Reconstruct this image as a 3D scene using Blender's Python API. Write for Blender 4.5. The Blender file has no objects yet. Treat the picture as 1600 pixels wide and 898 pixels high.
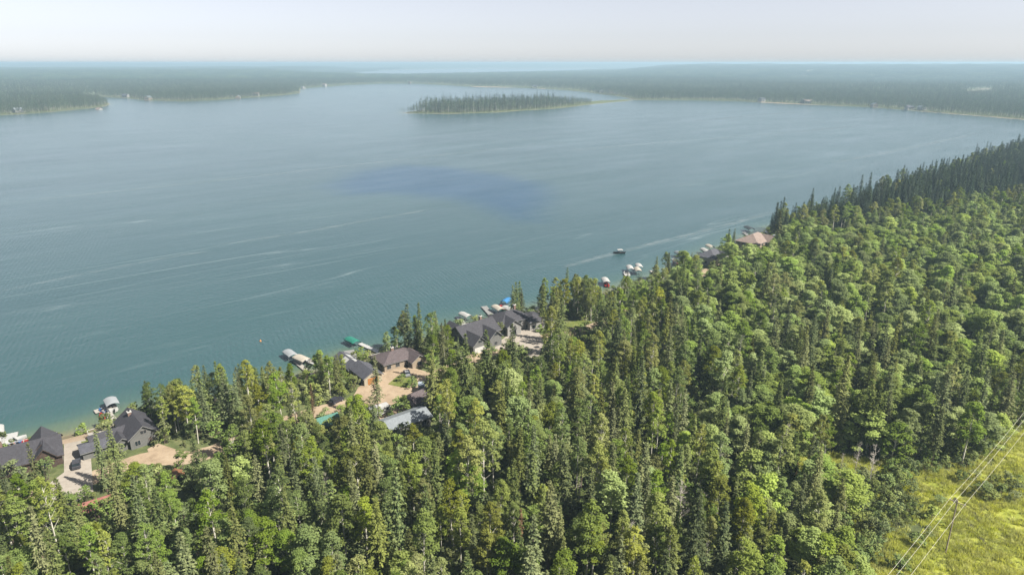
import bpy, bmesh, math, random
import numpy as np
from mathutils import Vector, Matrix
from mathutils.geometry import delaunay_2d_cdt

rad = math.radians
SC = bpy.context.scene
COL = SC.collection

# ------------------------------------------------------------------ camera
F = 1600 * 24 / 36.0            # focal length in photo pixels (24 mm equivalent drone lens)
EYE_Y = 98.5                    # photo row of eye level
CAM_H = 100.0
PITCH = math.atan((449 - EYE_Y) / F)
CAMP = np.array([0.0, 0.0, CAM_H])
AX_F = np.array([0, math.cos(PITCH), -math.sin(PITCH)])
AX_U = np.array([0, math.sin(PITCH), math.cos(PITCH)])
cam_data = bpy.data.cameras.new('camera'); cam_data.lens = 24; cam_data.sensor_width = 36
cam_data.clip_start = 1; cam_data.clip_end = 120000
cam = bpy.data.objects.new('camera', cam_data); COL.objects.link(cam)
cam.location = CAMP; cam.rotation_euler = (rad(90) - PITCH, 0, 0)
SC.camera = cam

# ------------------------------------------------------------------ light
SUN_EL, SUN_AZ = rad(47), rad(114)          # azimuth clockwise from the view direction (+Y)
world = bpy.data.worlds.new('World'); SC.world = world; world.use_nodes = True
wn = world.node_tree.nodes; wl = world.node_tree.links; wn.clear()
sky = wn.new('ShaderNodeTexSky'); sky.sky_type = 'NISHITA'; sky.sun_disc = False
sky.sun_elevation = SUN_EL; sky.sun_rotation = SUN_AZ
sky.altitude = 500; sky.air_density = 0.75; sky.dust_density = 0.7; sky.ozone_density = 1.0
hsv = wn.new('ShaderNodeHueSaturation'); hsv.inputs['Saturation'].default_value = 0.32
bg = wn.new('ShaderNodeBackground'); bg.inputs['Strength'].default_value = 0.055
wo = wn.new('ShaderNodeOutputWorld')
tint = wn.new('ShaderNodeMix'); tint.data_type = 'RGBA'; tint.blend_type = 'MULTIPLY'; tint.inputs[0].default_value = 1; tint.inputs[7].default_value = (0.99, 0.98, 1.03, 1)   # smoke takes a little green out
wl.new(sky.outputs[0], hsv.inputs['Color']); wl.new(hsv.outputs[0], tint.inputs[6]); wl.new(tint.outputs[2], bg.inputs['Color']); wl.new(bg.outputs[0], wo.inputs['Surface'])
sd_ = bpy.data.lights.new('sun', 'SUN'); sd_.energy = 5.0; sd_.angle = rad(0.6); sd_.color = (1.0, 0.94, 0.84)
sun = bpy.data.objects.new('sun', sd_); COL.objects.link(sun)
sdir = Vector((math.sin(SUN_AZ) * math.cos(SUN_EL), math.cos(SUN_AZ) * math.cos(SUN_EL), math.sin(SUN_EL)))
sun.rotation_euler = sdir.to_track_quat('Z', 'Y').to_euler(); sun.location = (300, 0, 300)
SC.view_settings.view_transform = 'Standard'; SC.view_settings.look = 'None'
SC.view_settings.exposure = 1.35; SC.view_settings.gamma = 1.0; SC.view_settings.use_curve_mapping = False
SC.render.engine = 'CYCLES'
cy = SC.cycles
cy.use_denoising = True; cy.max_bounces = 7; cy.diffuse_bounces = 4; cy.glossy_bounces = 2
cy.transmission_bounces = 4; cy.transparent_max_bounces = 8; cy.volume_bounces = 0
cy.use_adaptive_sampling = True; cy.adaptive_threshold = 0.015

# ------------------------------------------------------------------ photo pixel <-> place
def gp(px, py, z=0.0):
    """the point of the level z seen at photo pixel px, py"""
    r = AX_F + np.array([1.0, 0, 0]) * (px - 800) / F + AX_U * (449 - py) / F
    t = (z - CAM_H) / r[2]
    p = CAMP + r * t
    return np.array([p[0], p[1]])
def to_px(P):
    """photo pixels of an (N,3) array of points"""
    d = np.asarray(P, float) - CAMP
    f = d @ AX_F
    f = np.where(f < 1e-3, 1e-3, f)
    return np.stack([800 + F * d[:, 0] / f, 449 - F * (d @ AX_U) / f, f], 1)

def poly_px(pts, z=0.0):
    return np.array([gp(x, y, z) for x, y in pts])

def inside(P, poly):
    x, y = P[:, 0], P[:, 1]; c = np.zeros(len(P), bool); n = len(poly); j = n - 1
    for i in range(n):
        xi, yi = poly[i]; xj, yj = poly[j]
        if yi != yj:
            c ^= ((yi > y) != (yj > y)) & (x < (xj - xi) * (y - yi) / (yj - yi) + xi)
        j = i
    return c
def seg_dist(P, A, B):
    """distance of points P to the nearest of the segments A-B"""
    out = np.full(len(P), 1e12); D = B - A; L2 = np.maximum((D ** 2).sum(1), 1e-9)
    for s in range(0, len(P), 6000):
        p = P[s:s + 6000]
        w = p[:, None, :] - A[None]
        t = np.clip((w * D[None]).sum(2) / L2[None], 0, 1)
        e = w - t[:, :, None] * D[None]
        out[s:s + 6000] = (e ** 2).sum(2).min(1)
    return np.sqrt(out)
def poly_dist(P, poly, closed=True):
    B = np.roll(poly, -1, 0)
    return seg_dist(P, poly, B) if closed else seg_dist(P, poly[:-1], poly[1:])
def wiggle(poly, seed, amp=0.10, maxlen=14):
    """cut a shoreline into short pieces and push them in and out"""
    rs = np.random.RandomState(seed); out = []
    n = len(poly)
    for i in range(n):
        a, b = poly[i], poly[(i + 1) % n]; L = np.linalg.norm(b - a)
        dist = max(100, np.linalg.norm((a + b) / 2))
        k = int(max(1, min(12, L / max(maxlen, dist * 0.03))))
        nv = np.array([-(b - a)[1], (b - a)[0]]) / max(L, 1e-6)
        for q in range(k):
            t = q / k
            off = rs.uniform(-1, 1) * min(amp * L / k * 2.0, dist * 0.012) if q else 0
            out.append(a + (b - a) * t + nv * off)
    return np.array(out)

# ------------------------------------------------------------------ the lakes, traced on the water level
NEAR_SHORE = [(-900, 1010), (-300, 795), (-60, 722), (0, 704), (50, 692), (95, 684), (130, 675), (160, 666), (190, 657), (215, 650), (250, 641), (300, 632), (380, 613),
              (440, 597), (500, 580), (545, 562), (572, 562), (597, 552), (640, 545), (700, 523), (715, 513), (760, 507), (820, 492), (870, 481), (930, 465),
              (990, 448), (1040, 432), (1075, 417), (1110, 402), (1160, 380), (1200, 366), (1260, 346), (1330, 325), (1400, 303), (1480, 277), (1560, 250),
              (1640, 226), (1760, 208), (1900, 199)]
FAR_SHORE = [(2000, 200), (1800, 194), (1700, 192), (1600, 187), (1540, 182), (1450, 175), (1350, 167), (1250, 163), (1150, 158), (1050, 156.5), (993, 156), (985, 153.5), (960, 149.5),
             (940, 147), (900, 142.5), (850, 139), (800, 137), (740, 136), (700, 133), (650, 131), (590, 131), (540, 133), (500, 136), (467, 139.5), (468, 146),
             (440, 149), (400, 152), (330, 157), (285, 158.5), (215, 156.5), (200, 153.5), (170, 152.5), (140, 150), (122, 152.5), (150, 157), (172, 163), (160, 167),
             (100, 173), (60, 177), (0, 180), (-200, 186), (-600, 200), (-1300, 260), (-1900, 500), (-1500, 1000)]
LAKE = wiggle(poly_px(NEAR_SHORE + FAR_SHORE), 3)
ISLAND = wiggle(poly_px([(620, 177.5), (650, 177.5), (700, 178), (780, 175.5), (850, 171), (900, 166), (950, 160.5), (985, 157.6), (991, 156.2), (980, 155.6), (930, 158),
                         (880, 160), (840, 162), (750, 166), (690, 169), (655, 173)]), 5, 0.06)
LAKE2 = wiggle(poly_px([(560, 117.5), (620, 119), (700, 117.5), (800, 115), (880, 113), (935, 110.5), (1010, 109.3), (930, 107.6), (800, 107.6), (700, 108), (600, 110), (545, 114)]), 7)
FAR_POND = wiggle(poly_px([(1320, 132), (1375, 132.5), (1378, 129.5), (1330, 129)]), 8)

def shore_sd(P):
    """metres inland (+) or out on the water (-)"""
    dl = poly_dist(P, LAKE); il = inside(P, LAKE)
    s = np.where(il, -dl, dl)
    di = poly_dist(P, ISLAND); ii = inside(P, ISLAND)
    s = np.where(ii, di, np.where(il, -np.minimum(dl, di), s))
    for q in (LAKE2, FAR_POND):
        d2 = poly_dist(P, q); i2 = inside(P, q)
        s = np.where(i2, -d2, np.minimum(s, d2))
    return s
def sstep(a, b, x):
    t = np.clip((x - a) / (b - a), 0, 1); return t * t * (3 - 2 * t)
def height(P, s=None):
    P = np.atleast_2d(P)
    if s is None: s = shore_sd(P)
    x, y = P[:, 0], P[:, 1]; d = np.hypot(x, y); az = np.degrees(np.arctan2(x, y))
    und = np.sin(x / 71 + 1.3) * np.cos(y / 83) + 0.6 * np.sin(x / 37 - y / 49)
    land = 2.0 * (1 - np.exp(-np.maximum(s, 0) / 9)) + 0.7 * und * sstep(30, 110, s)
    hill = 5 * (1 + np.sin(x / 900 + 2) * np.cos(y / 1100)) * sstep(150, 900, s) * sstep(1200, 2600, d)
    rise = np.interp(az, [-180, -40, -30, -18, 0, 12, 17, 22, 40, 180], [74, 84, 74, 70, 72, 66, 48, 28, 20, 30]) * sstep(8500, 19000, d)
    ridge = 66 * sstep(3900, 8000, d) * sstep(6, 15, az) + 30 * sstep(3900, 7000, d) * sstep(8, 16, -az)
    ridge = ridge * (0.9 + 0.1 * np.sin(az * 1.7) * np.sin(d / 700)) * sstep(200, 900, s)
    rise = np.maximum(rise, ridge)
    rise = rise + 9 * np.sin(az * 0.9) * np.sin(d / 2300) * sstep(9000, 14000, d)
    bed = np.maximum(-5, s * 0.13)
    return np.where(s > 0, land + hill + rise, bed)
def ground_z(x, y):
    return float(height(np.array([[x, y]]))[0])

# ------------------------------------------------------------------ material helpers
def new_mat(name):
    m = bpy.data.materials.new(name); m.use_nodes = True
    m.node_tree.nodes.clear(); return m, m.node_tree.nodes, m.node_tree.links
def out_node(nodes): return nodes.new('ShaderNodeOutputMaterial')
def ramp(nodes, stops, interp='LINEAR'):
    r = nodes.new('ShaderNodeValToRGB'); r.color_ramp.interpolation = interp
    e = r.color_ramp.elements
    while len(e) < len(stops): e.new(0.5)
    for i, (p, c) in enumerate(stops):
        e[i].position = p; e[i].color = (*c, 1) if len(c) == 3 else c
    return r
def noise(nodes, scale, detail=4, rough=0.55):
    n = nodes.new('ShaderNodeTexNoise'); n.inputs['Scale'].default_value = scale
    n.inputs['Detail'].default_value = detail; n.inputs['Roughness'].default_value = rough; return n
def mixc(nodes, links, a, b, fac, mode='MIX'):
    m = nodes.new('ShaderNodeMix'); m.data_type = 'RGBA'; m.blend_type = mode
    for s, v in ((m.inputs[6], a), (m.inputs[7], b), (m.inputs[0], fac)):
        if hasattr(v, 'links') or hasattr(v, 'is_linked'): links.new(v, s)
        elif isinstance(v, (int, float)): s.default_value = v
        else: s.default_value = (*v, 1)
    return m.outputs[2]
def math_node(nodes, links, op, a, b=None, c=None, clamp=False):
    m = nodes.new('ShaderNodeMath'); m.operation = op; m.use_clamp = clamp
    for i, v in enumerate((a, b, c)):
        if v is None: continue
        if hasattr(v, 'is_linked'): links.new(v, m.inputs[i])
        else: m.inputs[i].default_value = v
    return m.outputs[0]
_simple = {}
def mat(name, color, rough=0.7, metal=0.0, var=0.12, scale=2.0, spec=0.3, bump=0.0):
    """painted / weathered surface with a little uneven tone and fine relief"""
    if name in _simple: return _simple[name]
    color = tuple(v * (1.0 if name.endswith(('_bark', '_wood')) else 0.5) for v in color)
    m, n, l = new_mat(name)
    tc = n.new('ShaderNodeTexCoord')
    nz = noise(n, scale, 5, 0.6); l.new(tc.outputs['Object'], nz.inputs['Vector'])
    c0 = tuple(max(0, v * (1 - var * 1.6)) for v in color); c1 = tuple(min(1, v * (1 + var * 1.6)) for v in color)
    r = ramp(n, [(0.25, c0), (0.75, c1)]); l.new(nz.outputs['Fac'], r.inputs['Fac'])
    b = n.new('ShaderNodeBsdfPrincipled'); l.new(r.outputs[0], b.inputs['Base Color'])
    b.inputs['Roughness'].default_value = rough; b.inputs['Metallic'].default_value = metal
    b.inputs['Specular IOR Level'].default_value = spec
    if bump:
        bp = n.new('ShaderNodeBump'); bp.inputs['Strength'].default_value = bump
        l.new(nz.outputs['Fac'], bp.inputs['Height']); l.new(bp.outputs[0], b.inputs['Normal'])
    o = out_node(n); l.new(b.outputs[0], o.inputs['Surface'])
    _simple[name] = m; return m

def leaf_mat(name, dark, light, alt, alt_amt, patch_scale, trans=0.25, seed=0.0):
    """foliage: tone differs from tree to tree, from stand to stand and from leaf clump to leaf clump"""
    m, n, l = new_mat(name)
    oi = n.new('ShaderNodeObjectInfo')
    at = n.new('ShaderNodeAttribute'); at.attribute_name = 'shade'
    mp = n.new('ShaderNodeMapping'); mp.inputs['Location'].default_value = (seed, seed * 2, 0)
    mp.inputs['Scale'].default_value = (patch_scale, patch_scale, 0)
    l.new(oi.outputs['Location'], mp.inputs['Vector'])
    pn = noise(n, 1.0, 2, 0.5); l.new(mp.outputs[0], pn.inputs['Vector'])
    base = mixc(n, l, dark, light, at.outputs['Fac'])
    ar = ramp(n, [(0.45, (0, 0, 0)), (0.68, (1, 1, 1))])
    s = math_node(n, l, 'MULTIPLY_ADD', oi.outputs['Random'], 0.34, math_node(n, l, 'MULTIPLY', pn.outputs['Fac'], 0.72))
    l.new(s, ar.inputs['Fac'])
    base = mixc(n, l, base, mixc(n, l, tuple(v * 0.75 for v in alt), alt, at.outputs['Fac']), math_node(n, l, 'MULTIPLY', ar.outputs[0], alt_amt))
    hs = n.new('ShaderNodeHueSaturation'); l.new(base, hs.inputs['Color'])
    r2 = math_node(n, l, 'FRACT', math_node(n, l, 'MULTIPLY', oi.outputs['Random'], 7.31))
    l.new(math_node(n, l, 'MULTIPLY_ADD', r2, 0.75, 0.62), hs.inputs['Value'])
    r3 = math_node(n, l, 'FRACT', math_node(n, l, 'MULTIPLY', oi.outputs['Random'], 23.7))
    l.new(math_node(n, l, 'MULTIPLY_ADD', r3, 0.35, 0.78), hs.inputs['Saturation'])
    d = n.new('ShaderNodeBsdfDiffuse'); l.new(hs.outputs[0], d.inputs['Color'])
    t = n.new('ShaderNodeBsdfTranslucent'); l.new(hs.outputs[0], t.inputs['Color'])
    mx = n.new('ShaderNodeMixShader'); mx.inputs[0].default_value = trans
    l.new(d.outputs[0], mx.inputs[1]); l.new(t.outputs[0], mx.inputs[2])
    o = out_node(n); l.new(mx.outputs[0], o.inputs['Surface'])
    return m

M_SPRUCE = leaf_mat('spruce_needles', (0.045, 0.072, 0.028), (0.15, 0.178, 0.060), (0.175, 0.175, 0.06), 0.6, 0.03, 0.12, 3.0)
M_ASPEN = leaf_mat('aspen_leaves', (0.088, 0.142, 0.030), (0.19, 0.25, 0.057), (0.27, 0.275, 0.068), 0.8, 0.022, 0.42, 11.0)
M_PALEASPEN = leaf_mat('pale_aspen_leaves', (0.17, 0.245, 0.058), (0.30, 0.39, 0.115), (0.37, 0.415, 0.13), 0.6, 0.022, 0.48, 11.0)
M_SHRUB = leaf_mat('shrub_leaves', (0.07, 0.12, 0.035), (0.17, 0.22, 0.065), (0.23, 0.23, 0.08), 0.5, 0.05, 0.25, 5.0)
M_SHADEDSPRUCE = leaf_mat('shaded_spruce_needles', (0.022, 0.040, 0.026), (0.062, 0.085, 0.045), (0.07, 0.09, 0.045), 0.4, 0.03, 0.08, 3.0)  # spruce needles with cloud shade put into the colour
M_FARSPRUCE = leaf_mat('far_needles', (0.015, 0.030, 0.018), (0.048, 0.072, 0.038), (0.08, 0.11, 0.045), 0.7, 0.003, 0.12, 1.0)
M_FARASPEN = leaf_mat('far_leaves', (0.026, 0.052, 0.030), (0.065, 0.100, 0.052), (0.110, 0.140, 0.062), 0.8, 0.003, 0.25, 2.0)
M_RUST = leaf_mat('dying_needles', (0.09, 0.06, 0.035), (0.20, 0.13, 0.07), (0.15, 0.12, 0.07), 0.5, 0.03, 0.1, 9.0)
M_BARK = mat('spruce_bark', (0.11, 0.085, 0.065), 0.9, var=0.25, scale=1.5)
M_PALEBARK = mat('aspen_bark', (0.42, 0.40, 0.34), 0.85, var=0.3, scale=1.2)
M_DEADWOOD = mat('dead_wood', (0.33, 0.30, 0.27), 0.9, var=0.25, scale=1.0)

# ------------------------------------------------------------------ mesh helpers
class MB:
    """collects vertices and faces of one mesh"""
    def __init__(s): s.v = []; s.f = []; s.m = []; s.mats = []
    def slot(s, m):
        if m not in s.mats: s.mats.append(m)
        return s.mats.index(m)
    def add(s, verts, faces, m=None):
        b = len(s.v); s.v += [tuple(map(float, v)) for v in verts]
        k = s.slot(m) if m is not None else 0
        for f in faces: s.f.append(tuple(i + b for i in f)); s.m.append(k)
        return s
    def box(s, x0, x1, y0, y1, z0, z1, m=None):
        return s.add([(x0, y0, z0), (x1, y0, z0), (x1, y1, z0), (x0, y1, z0), (x0, y0, z1), (x1, y0, z1), (x1, y1, z1), (x0, y1, z1)],
                     [(3, 2, 1, 0), (4, 5, 6, 7), (0, 1, 5, 4), (1, 2, 6, 5), (2, 3, 7, 6), (3, 0, 4, 7)], m)
    def tube(s, pts, radii, k=6, m=None, cap=True):
        pts = [Vector(p) for p in pts]; vs = []; n = len(pts)
        for i, p in enumerate(pts):
            d = (pts[min(i + 1, n - 1)] - pts[max(i - 1, 0)]).normalized()
            a = d.orthogonal().normalized(); b = d.cross(a)
            r = radii[i] if hasattr(radii, '__len__') else radii
            vs += [p + (a * math.cos(2 * math.pi * j / k) + b * math.sin(2 * math.pi * j / k)) * r for j in range(k)]
        fs = [(i * k + j, i * k + (j + 1) % k, (i + 1) * k + (j + 1) % k, (i + 1) * k + j) for i in range(n - 1) for j in range(k)]
        if cap: fs += [tuple(range(k - 1, -1, -1)), tuple((n - 1) * k + j for j in range(k))]
        return s.add(vs, fs, m)
    def prism(s, poly, z0, z1, m=None):
        n = len(poly)
        return s.add([(x, y, z0) for x, y in poly] + [(x, y, z1) for x, y in poly],
                     [tuple(range(n - 1, -1, -1)), tuple(range(n, 2 * n))] + [(i, (i + 1) % n, n + (i + 1) % n, n + i) for i in range(n)], m)
    def mesh(s, name):
        me = bpy.data.meshes.new(name); me.from_pydata(s.v, [], s.f)
        for m in s.mats: me.materials.append(m)
        if len(s.mats) > 1: me.polygons.foreach_set('material_index', s.m)
        me.update(); return me
    def build(s, name, parent=None, smooth=False):
        me = s.mesh(name)
        if smooth: me.polygons.foreach_set('use_smooth', [True] * len(me.polygons))
        return link(name, me, parent)
def link(name, me, parent=None):
    o = bpy.data.objects.new(name, me); COL.objects.link(o); o.parent = parent; return o
def tag(o, label, cat, group=None, kind=None):
    if label: o['label'] = label
    if cat: o['category'] = cat
    if group: o['group'] = group
    if kind: o['kind'] = kind
    return o
def empty(name, label, cat, loc, rz=0, group=None):
    o = bpy.data.objects.new(name, None); COL.objects.link(o); o.location = loc; o.rotation_euler = (0, 0, rz)
    o.empty_display_size = 0.5
    return tag(o, label, cat, group)

# ------------------------------------------------------------------ ground and water
def polar_grid(rings, angs, zf):
    R, A = np.meshgrid(rings, angs, indexing='ij')
    P = np.stack([(R * np.sin(A)).ravel(), (R * np.cos(A)).ravel()], 1)
    nr, na = len(rings), len(angs)
    i, j = np.meshgrid(np.arange(nr - 1), np.arange(na), indexing='ij'); j2 = (j + 1) % na
    Fq = np.stack([i * na + j, i * na + j2, (i + 1) * na + j2, (i + 1) * na + j], 2).reshape(-1, 4)[:, ::-1]
    s = shore_sd(P); z = zf(P, s)
    return P, z, s, Fq
def fast_mesh(name, V, Fq):
    me = bpy.data.meshes.new(name); n = len(V); k = Fq.shape[1]
    me.vertices.add(n); me.vertices.foreach_set('co', V.astype(np.float32).ravel())
    me.loops.add(len(Fq) * k); me.loops.foreach_set('vertex_index', Fq.astype(np.int32).ravel())
    me.polygons.add(len(Fq)); me.polygons.foreach_set('loop_start', np.arange(0, len(Fq) * k, k, dtype=np.int32))
    me.polygons.foreach_set('loop_total', np.full(len(Fq), k, np.int32))
    me.update(calc_edges=True); return me
def put_attr(me, name, vals, domain='POINT'):
    a = me.attributes.new(name, 'FLOAT', domain); a.data.foreach_set('value', np.asarray(vals, np.float32))

angs = np.radians(np.concatenate([np.arange(-48, 48, 0.3), np.arange(48, 312, 4.0)]))
rings = np.concatenate([[2, 20, 50, 75], np.geomspace(90, 1400, 240), np.geomspace(1430, 26000, 110)])
P, z, s, Fq = polar_grid(rings, angs, lambda P, s: height(P, s))
me = fast_mesh('ground', np.column_stack([P, z]), Fq); put_attr(me, 'shore', np.clip(s, -60, 60))
me.polygons.foreach_set('use_smooth', [True] * len(me.polygons))
ground = link('ground', me); ground['kind'] = 'structure'

def ground_material():
    m, n, l = new_mat('forest_floor')
    ge = n.new('ShaderNodeNewGeometry')
    n1 = noise(n, 0.35, 6, 0.65); l.new(ge.outputs['Position'], n1.inputs['Vector'])
    n2 = noise(n, 0.012, 4, 0.6); l.new(ge.outputs['Position'], n2.inputs['Vector'])
    fl = ramp(n, [(0.3, (0.045, 0.055, 0.024)), (0.5, (0.075, 0.092, 0.036)), (0.72, (0.14, 0.14, 0.065))]); l.new(n1.outputs['Fac'], fl.inputs['Fac'])
    fw = ramp(n, [(0.35, (0.028, 0.048, 0.026)), (0.65, (0.07, 0.10, 0.045))]); l.new(n2.outputs['Fac'], fw.inputs['Fac'])
    ln = n.new('ShaderNodeVectorMath'); ln.operation = 'LENGTH'; l.new(ge.outputs['Position'], ln.inputs[0])
    mr = n.new('ShaderNodeMapRange'); mr.inputs[1].default_value = 2500; mr.inputs[2].default_value = 6000; l.new(ln.outputs['Value'], mr.inputs[0])
    c = mixc(n, l, fl.outputs[0], fw.outputs[0], mr.outputs[0])
    at = n.new('ShaderNodeAttribute'); at.attribute_name = 'shore'
    sh = math_node(n, l, 'MULTIPLY_ADD', n1.outputs['Fac'], 5.0, at.outputs['Fac'])
    sr = n.new('ShaderNodeMapRange'); sr.inputs[1].default_value = 3.2; sr.inputs[2].default_value = 5.2; l.new(sh, sr.inputs[0])
    c = mixc(n, l, (0.13, 0.105, 0.07), c, sr.outputs[0])
    b = n.new('ShaderNodeBsdfPrincipled'); b.inputs['Roughness'].default_value = 0.95; b.inputs['Specular IOR Level'].default_value = 0.1
    l.new(c, b.inputs['Base Color'])
    bp = n.new('ShaderNodeBump'); bp.inputs['Strength'].default_value = 0.6; bp.inputs['Distance'].default_value = 0.4
    l.new(n1.outputs['Fac'], bp.inputs['Height']); l.new(bp.outputs[0], b.inputs['Normal'])
    o = out_node(n); l.new(b.outputs[0], o.inputs['Surface']); return m
ground.data.materials.append(ground_material())

WIND = gp(780, 236) - gp(0, 312); WIND = WIND / np.linalg.norm(WIND)
WIND_A = math.atan2(WIND[1], WIND[0])
def water_material():
    m, n, l = new_mat('lake_water')
    ge = n.new('ShaderNodeNewGeometry')
    def along(sx, sy, rot=WIND_A, loc=(0, 0, 0)):
        # coordinates along and across the wind
        mp0 = n.new('ShaderNodeMapping'); mp0.vector_type = 'TEXTURE'; mp0.inputs['Rotation'].default_value = (0, 0, rot)
        l.new(ge.outputs['Position'], mp0.inputs['Vector'])
        mp1 = n.new('ShaderNodeMapping'); mp1.inputs['Scale'].default_value = (sx, sy, 0); mp1.inputs['Location'].default_value = loc
        l.new(mp0.outputs[0], mp1.inputs['Vector']); return mp1.outputs[0]
    at = n.new('ShaderNodeAttribute'); at.attribute_name = 'shore'
    # body colour: shallow olive over the sand, then teal; broad uneven zones
    big = noise(n, 1.0, 3, 0.5); l.new(along(0.0016, 0.006), big.inputs['Vector'])
    body = ramp(n, [(0.35, (0.022, 0.056, 0.062)), (0.65, (0.028, 0.067, 0.072))]); l.new(big.outputs['Fac'], body.inputs['Fac'])
    shn = noise(n, 0.05, 3); l.new(ge.outputs['Position'], shn.inputs['Vector'])
    dep = math_node(n, l, 'MULTIPLY_ADD', shn.outputs['Fac'], 14.0, math_node(n, l, 'ADD', at.outputs['Fac'], -7.0))
    shal = ramp(n, [(0.0, (0.024, 0.066, 0.068)), (0.55, (0.038, 0.078, 0.070)), (0.82, (0.075, 0.105, 0.065)), (1.0, (0.15, 0.135, 0.075))])
    mr = n.new('ShaderNodeMapRange'); mr.inputs[1].default_value = -26; mr.inputs[2].default_value = 0; l.new(dep, mr.inputs[0])
    l.new(mr.outputs[0], shal.inputs['Fac'])
    sf = n.new('ShaderNodeMapRange'); sf.inputs[1].default_value = -30; sf.inputs[2].default_value = -12; l.new(dep, sf.inputs[0])
    c = mixc(n, l, body.outputs[0], shal.outputs[0], sf.outputs[0])
    # dark blue cloud shadow out on the lake, painted into the water colour
    a = n.new('ShaderNodeAttribute'); a.attribute_name = 'deep'  # mask of the painted cloud shadow, not water depth
    dn = noise(n, 1.0, 4, 0.55); l.new(along(0.006, 0.02), dn.inputs['Vector'])
    dm = n.new('ShaderNodeMapRange'); dm.interpolation_type = 'SMOOTHSTEP'; dm.inputs[1].default_value = 0.42; dm.inputs[2].default_value = 0.86
    l.new(math_node(n, l, 'MULTIPLY_ADD', dn.outputs['Fac'], 0.34, math_node(n, l, 'ADD', a.outputs['Fac'], -0.17)), dm.inputs[0])
    c = mixc(n, l, c, (0.004, 0.040, 0.078), dm.outputs[0])
    # foam windrows: thin pale lines that follow the wind
    st = noise(n, 1.0, 3, 0.6); l.new(along(0.0011, 0.020), st.inputs['Vector'])
    ridge = math_node(n, l, 'ABSOLUTE', math_node(n, l, 'SUBTRACT', st.outputs['Fac'], 0.5))
    rr = ramp(n, [(0.0, (1, 1, 1)), (0.004, (0.25, 0.25, 0.25)), (0.010, (0, 0, 0))]); l.new(ridge, rr.inputs['Fac'])
    gate = noise(n, 1.0, 2); l.new(along(0.004, 0.009, loc=(9, 4, 0)), gate.inputs['Vector'])
    gr = ramp(n, [(0.46, (0, 0, 0)), (0.66, (1, 1, 1))]); l.new(gate.outputs['Fac'], gr.inputs['Fac'])
    brk = noise(n, 1.0, 3, 0.7); l.new(along(0.02, 0.3), brk.inputs['Vector'])
    br = ramp(n, [(0.35, (0, 0, 0)), (0.62, (1, 1, 1))]); l.new(brk.outputs['Fac'], br.inputs['Fac'])
    foam = math_node(n, l, 'MULTIPLY', math_node(n, l, 'MULTIPLY', rr.outputs[0], gr.outputs[0]), math_node(n, l, 'MULTIPLY_ADD', br.outputs[0], 0.7, 0.3))
    st2 = noise(n, 1.0, 3, 0.6); l.new(along(0.0016, 0.034, loc=(3, 7, 0)), st2.inputs['Vector'])
    rr2 = ramp(n, [(0.0, (1, 1, 1)), (0.005, (0.2, 0.2, 0.2)), (0.012, (0, 0, 0))]); l.new(math_node(n, l, 'ABSOLUTE', math_node(n, l, 'SUBTRACT', st2.outputs['Fac'], 0.52)), rr2.inputs['Fac'])
    foam = math_node(n, l, 'MAXIMUM', foam, math_node(n, l, 'MULTIPLY', math_node(n, l, 'MULTIPLY', rr2.outputs[0], br.outputs[0]), 0.22))
    c = mixc(n, l, c, (0.50, 0.56, 0.56), math_node(n, l, 'MULTIPLY', foam, 0.20))
    b = n.new('ShaderNodeBsdfPrincipled'); l.new(c, b.inputs['Base Color'])
    b.inputs['IOR'].default_value = 1.333; b.inputs['Roughness'].default_value = 0.16
    # wavelets: crests lie across the wind
    w = n.new('ShaderNodeTexWave'); w.wave_type = 'BANDS'; w.bands_direction = 'X'; w.inputs['Scale'].default_value = 0.15
    w.inputs['Distortion'].default_value = 5.0; w.inputs['Detail'].default_value = 3; w.inputs['Detail Scale'].default_value = 0.6
    l.new(along(1, 0.35, WIND_A - 0.25), w.inputs['Vector'])
    c1 = noise(n, 1.0, 4, 0.6); l.new(along(1.0, 0.33, WIND_A - 0.12), c1.inputs['Vector'])
    hgt = math_node(n, l, 'MULTIPLY_ADD', w.outputs['Fac'], 0.17, math_node(n, l, 'MULTIPLY', c1.outputs['Fac'], 0.9))
    gust = noise(n, 1.0, 4, 0.6); l.new(along(0.008, 0.03, loc=(2, 5, 0)), gust.inputs['Vector'])
    gm = n.new('ShaderNodeMapRange'); gm.inputs[1].default_value = 0.32; gm.inputs[2].default_value = 0.68; gm.inputs[3].default_value = 0.25; gm.inputs[4].default_value = 1.25; l.new(gust.outputs['Fac'], gm.inputs[0])
    hgt = math_node(n, l, 'MULTIPLY', hgt, gm.outputs[0])
    bp = n.new('ShaderNodeBump'); bp.inputs['Strength'].default_value = 0.75; bp.inputs['Distance'].default_value = 0.42
    l.new(hgt, bp.inputs['Height']); l.new(bp.outputs[0], b.inputs['Normal'])
    o = out_node(n); l.new(b.outputs[0], o.inputs['Surface']); return m
wr = np.concatenate([[2, 30, 60], np.geomspace(90, 1500, 150), np.geomspace(1550, 25000, 70)])
wa = np.radians(np.concatenate([np.arange(-48, 48, 0.5), np.arange(48, 312, 4.0)]))
P, z, s, Fq = polar_grid(wr, wa, lambda P, s: np.zeros(len(P)))
me = fast_mesh('lake', np.column_stack([P, z]), Fq); put_attr(me, 'shore', np.clip(s, -60, 60))
CLOUD_SHADE = poly_px([(480, 296), (540, 268), (620, 255), (700, 258), (790, 270), (870, 285), (885, 320), (860, 350), (790, 352), (745, 340), (700, 315), (600, 308), (540, 310)])  # outline of the cloud shadow painted on the water
dd = poly_dist(P, CLOUD_SHADE); di = inside(P, CLOUD_SHADE)
put_attr(me, 'deep', np.clip(0.5 + np.where(di, dd, -dd) / 100.0, 0, 1))  # strength of the painted cloud shadow, soft at its rim
me.materials.append(water_material())
lake = link('lake', me); lake['kind'] = 'structure'

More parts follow.
